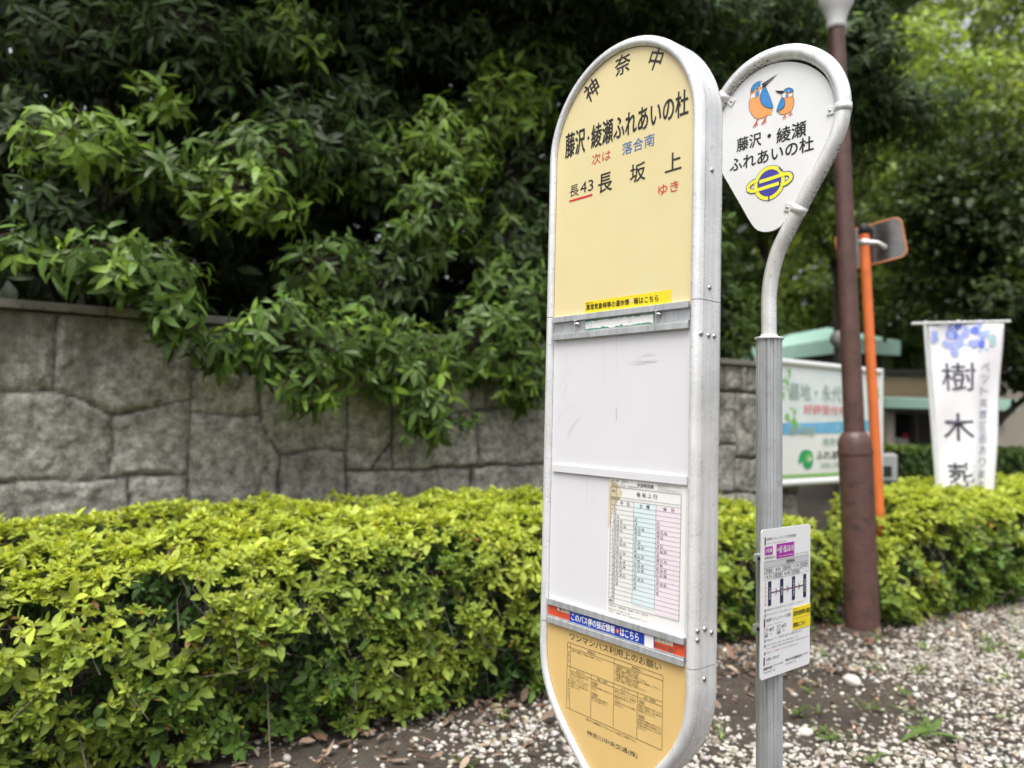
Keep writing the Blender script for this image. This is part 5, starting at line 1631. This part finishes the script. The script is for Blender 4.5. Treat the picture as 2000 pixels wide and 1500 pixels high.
fc.text('葬', .16, .56, .830, 1.115, BI, O, .004)
zz = 2.02
for i, ch in enumerate('ペット共葬区画あります'):
    fc.text(ch, .69, .83, zz - .107 * (i + 1) + .022, zz - .107 * i, BG, O, .004)
b.build('brush_lettering', cl)
b = MB(); fc = Face(b, cloth)
rr = random.Random(14)
fl = [M['flower_blue'], M['flower_lilac'], M['flower_teal'], M['flower_lilac']]
for k in range(26):
    a = .5 + rr.gauss(0, .22); z = 2.245 + rr.gauss(-abs(a - .5) * .05, .05)
    a = min(.90, max(.08, a)); mt = fl[min(3, int(abs(a - .5) * 4 + rr.random() * 1.6))]
    for q in range(6):
        an = q * math.pi / 3 + rr.random()
        fc.disc(a + .030 * math.cos(an), z + .022 * math.sin(an), .026, .019, mt, O + .00002 * (k * 6 + q), 8)
for k in range(9):
    a = .5 + rr.uniform(-.4, .4); z = 2.15 + rr.uniform(-.05, .06)
    fc.disc(a, z, .035, .012, M['flower_teal'], O - .001 + .00002 * k, 8)
b.build('flower_print', cl)

# ------------------------------------------------------------------ entrance building and gate pavilion
pav = thing('gate_pavilion', 'small open pavilion with a hipped mint green roof behind the notice board', 'pavilion', (6.85, 16.0, 0), R(11))
b = MB()
w_, d_, zb, zt, zr = 1.45, 4.6, 2.93, 3.24, 3.66
V = [(0, 0, zb), (w_, 0, zb), (w_, d_, zb), (0, d_, zb), (0, 0, zt), (w_, 0, zt), (w_, d_, zt), (0, d_, zt), (w_ / 2, 1.5, zr), (w_ / 2, d_ - 1.5, zr)]
b.add(V, [(0, 1, 5, 4), (1, 2, 6, 5), (2, 3, 7, 6), (3, 0, 4, 7), (4, 5, 8), (5, 6, 9, 8), (6, 7, 9), (7, 4, 8, 9)], M['mint'])
b.add(V[:4], [(3, 2, 1, 0)], M['soffit'])
b.build('roof', pav)
b = MB(); b.box((.25, .25, 2.55), (w_ - .25, d_ - .25, 2.925), M['soffit']); b.build('beam', pav)
for x in (.3, w_ - .5):
    for y in (.3, d_ - .5):
        b = MB(); b.box((x, y, 0), (x + .2, y + .2, 2.55), M['soffit'], .01); b.build('column', pav)
bld = thing('entrance_building', 'low tan building with a mint green awning beside the banner', 'building', (8.5, 18.0, 0))
b = MB()
b.box((-3.2, 1.2, 0), (4.6, 6.0, 2.70), M['beige_wall'])
b.build('wall', bld)
b = MB()
b.box((.05, 1.15, 2.10), (3.0, 1.196, 2.66), M['brown_wall'])
b.build('cladding', bld)
b = MB()
b.box((-3.3, 1.0, 2.703), (4.7, 6.1, 2.83), M['soffit'], .01)
b.build('roof', bld)
b = MB()
b.box((.10, -.35, 1.82), (3.2, 1.15, 2.085), M['mint'], .02)
b.box((.16, -.30, 1.79), (3.15, 1.14, 1.818), M['soffit'])
b.build('awning', bld)
for x in (.42, 3.0):
    b = MB(); b.box((x - .1, .0, 0), (x + .1, .2, 1.79), M['beige_wall'], .01); b.build('column', bld)
b = MB()
b.box((.62, 1.17, .25), (2.7, 1.195, 1.78), M['white_enamel'])
wf = b.build('window', bld)
b = MB()
b.box((.66, 1.150, .30), (1.64, 1.169, 1.74), M['glass_dark']); b.box((1.68, 1.150, .30), (2.66, 1.169, 1.74), M['glass_dark'])
b.build('pane', wf)
b = MB()
for x, z, w_, h_, mt in ((.78, .95, .24, .34, 'white'), (1.10, .80, .34, .32, 'white'), (1.30, 1.10, .12, .14, 'red')):
    b.box((x, 1.140, z), (x + w_, 1.149, z + h_), M[mt])
b.build('posters', wf)

# globe garden light behind the board
gl = thing('garden_light', 'grey globe garden light on a thin post by the mint roof', 'garden light', (4.06, 9.5, 0))
b = MB(); b.tube([(0, 0, 0), (0, 0, 2.40)], .03, M['soffit'], 12); b.build('post', gl)
b = MB(); b.lathe([(.03, 2.38)] + [(.108 * math.sin(q), 2.50 - .108 * math.cos(q)) for q in np.linspace(.35, math.pi - .02, 14)], plain('smoked globe', (.42, .41, .40), .3), 20); b.build('globe', gl)

# grey intercom post
ic = thing('intercom_post', 'small grey intercom box on a post between notice board and banner', 'intercom', (4.18, 8.6, 0))
b = MB(); b.box((-.04, -.03, 0), (.04, .03, .82), M['alu_dull'], .005); b.build('post', ic)
b = MB(); b.box((-.12, -.09, .82), (.12, .07, 1.12), M['alu_dull'], .012); bx_ = b.build('box', ic)
b = MB(); b.box((-.07, -.094, .87), (.05, -.0905, .99), M['black_rubber']); b.build('screen', bx_)

# far clipped hedge
r = np.random.default_rng(91)
fh = thing('boxed_hedge', 'low dark green box hedge in front of the building', 'hedge', (8.0, 11.8, 0))
lv = Leaves()
n = 5200
x = r.uniform(-2.2, 3.6, n); y = r.uniform(-.5, .5, n); z = r.uniform(.05, 1.10, n)
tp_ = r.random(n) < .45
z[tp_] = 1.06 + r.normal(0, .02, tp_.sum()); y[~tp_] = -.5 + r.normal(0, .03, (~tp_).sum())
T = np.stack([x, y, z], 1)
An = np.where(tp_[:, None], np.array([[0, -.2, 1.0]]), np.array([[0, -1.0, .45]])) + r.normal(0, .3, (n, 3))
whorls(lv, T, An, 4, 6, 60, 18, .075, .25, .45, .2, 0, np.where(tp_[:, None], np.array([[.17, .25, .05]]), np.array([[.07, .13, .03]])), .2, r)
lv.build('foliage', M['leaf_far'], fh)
b = MB(); b.box((-2.15, -.42, 0), (3.55, .42, .98), M['soil']); b.build('branches', fh)  # solid soil-coloured box filling the inside of the hedge
print('all built')
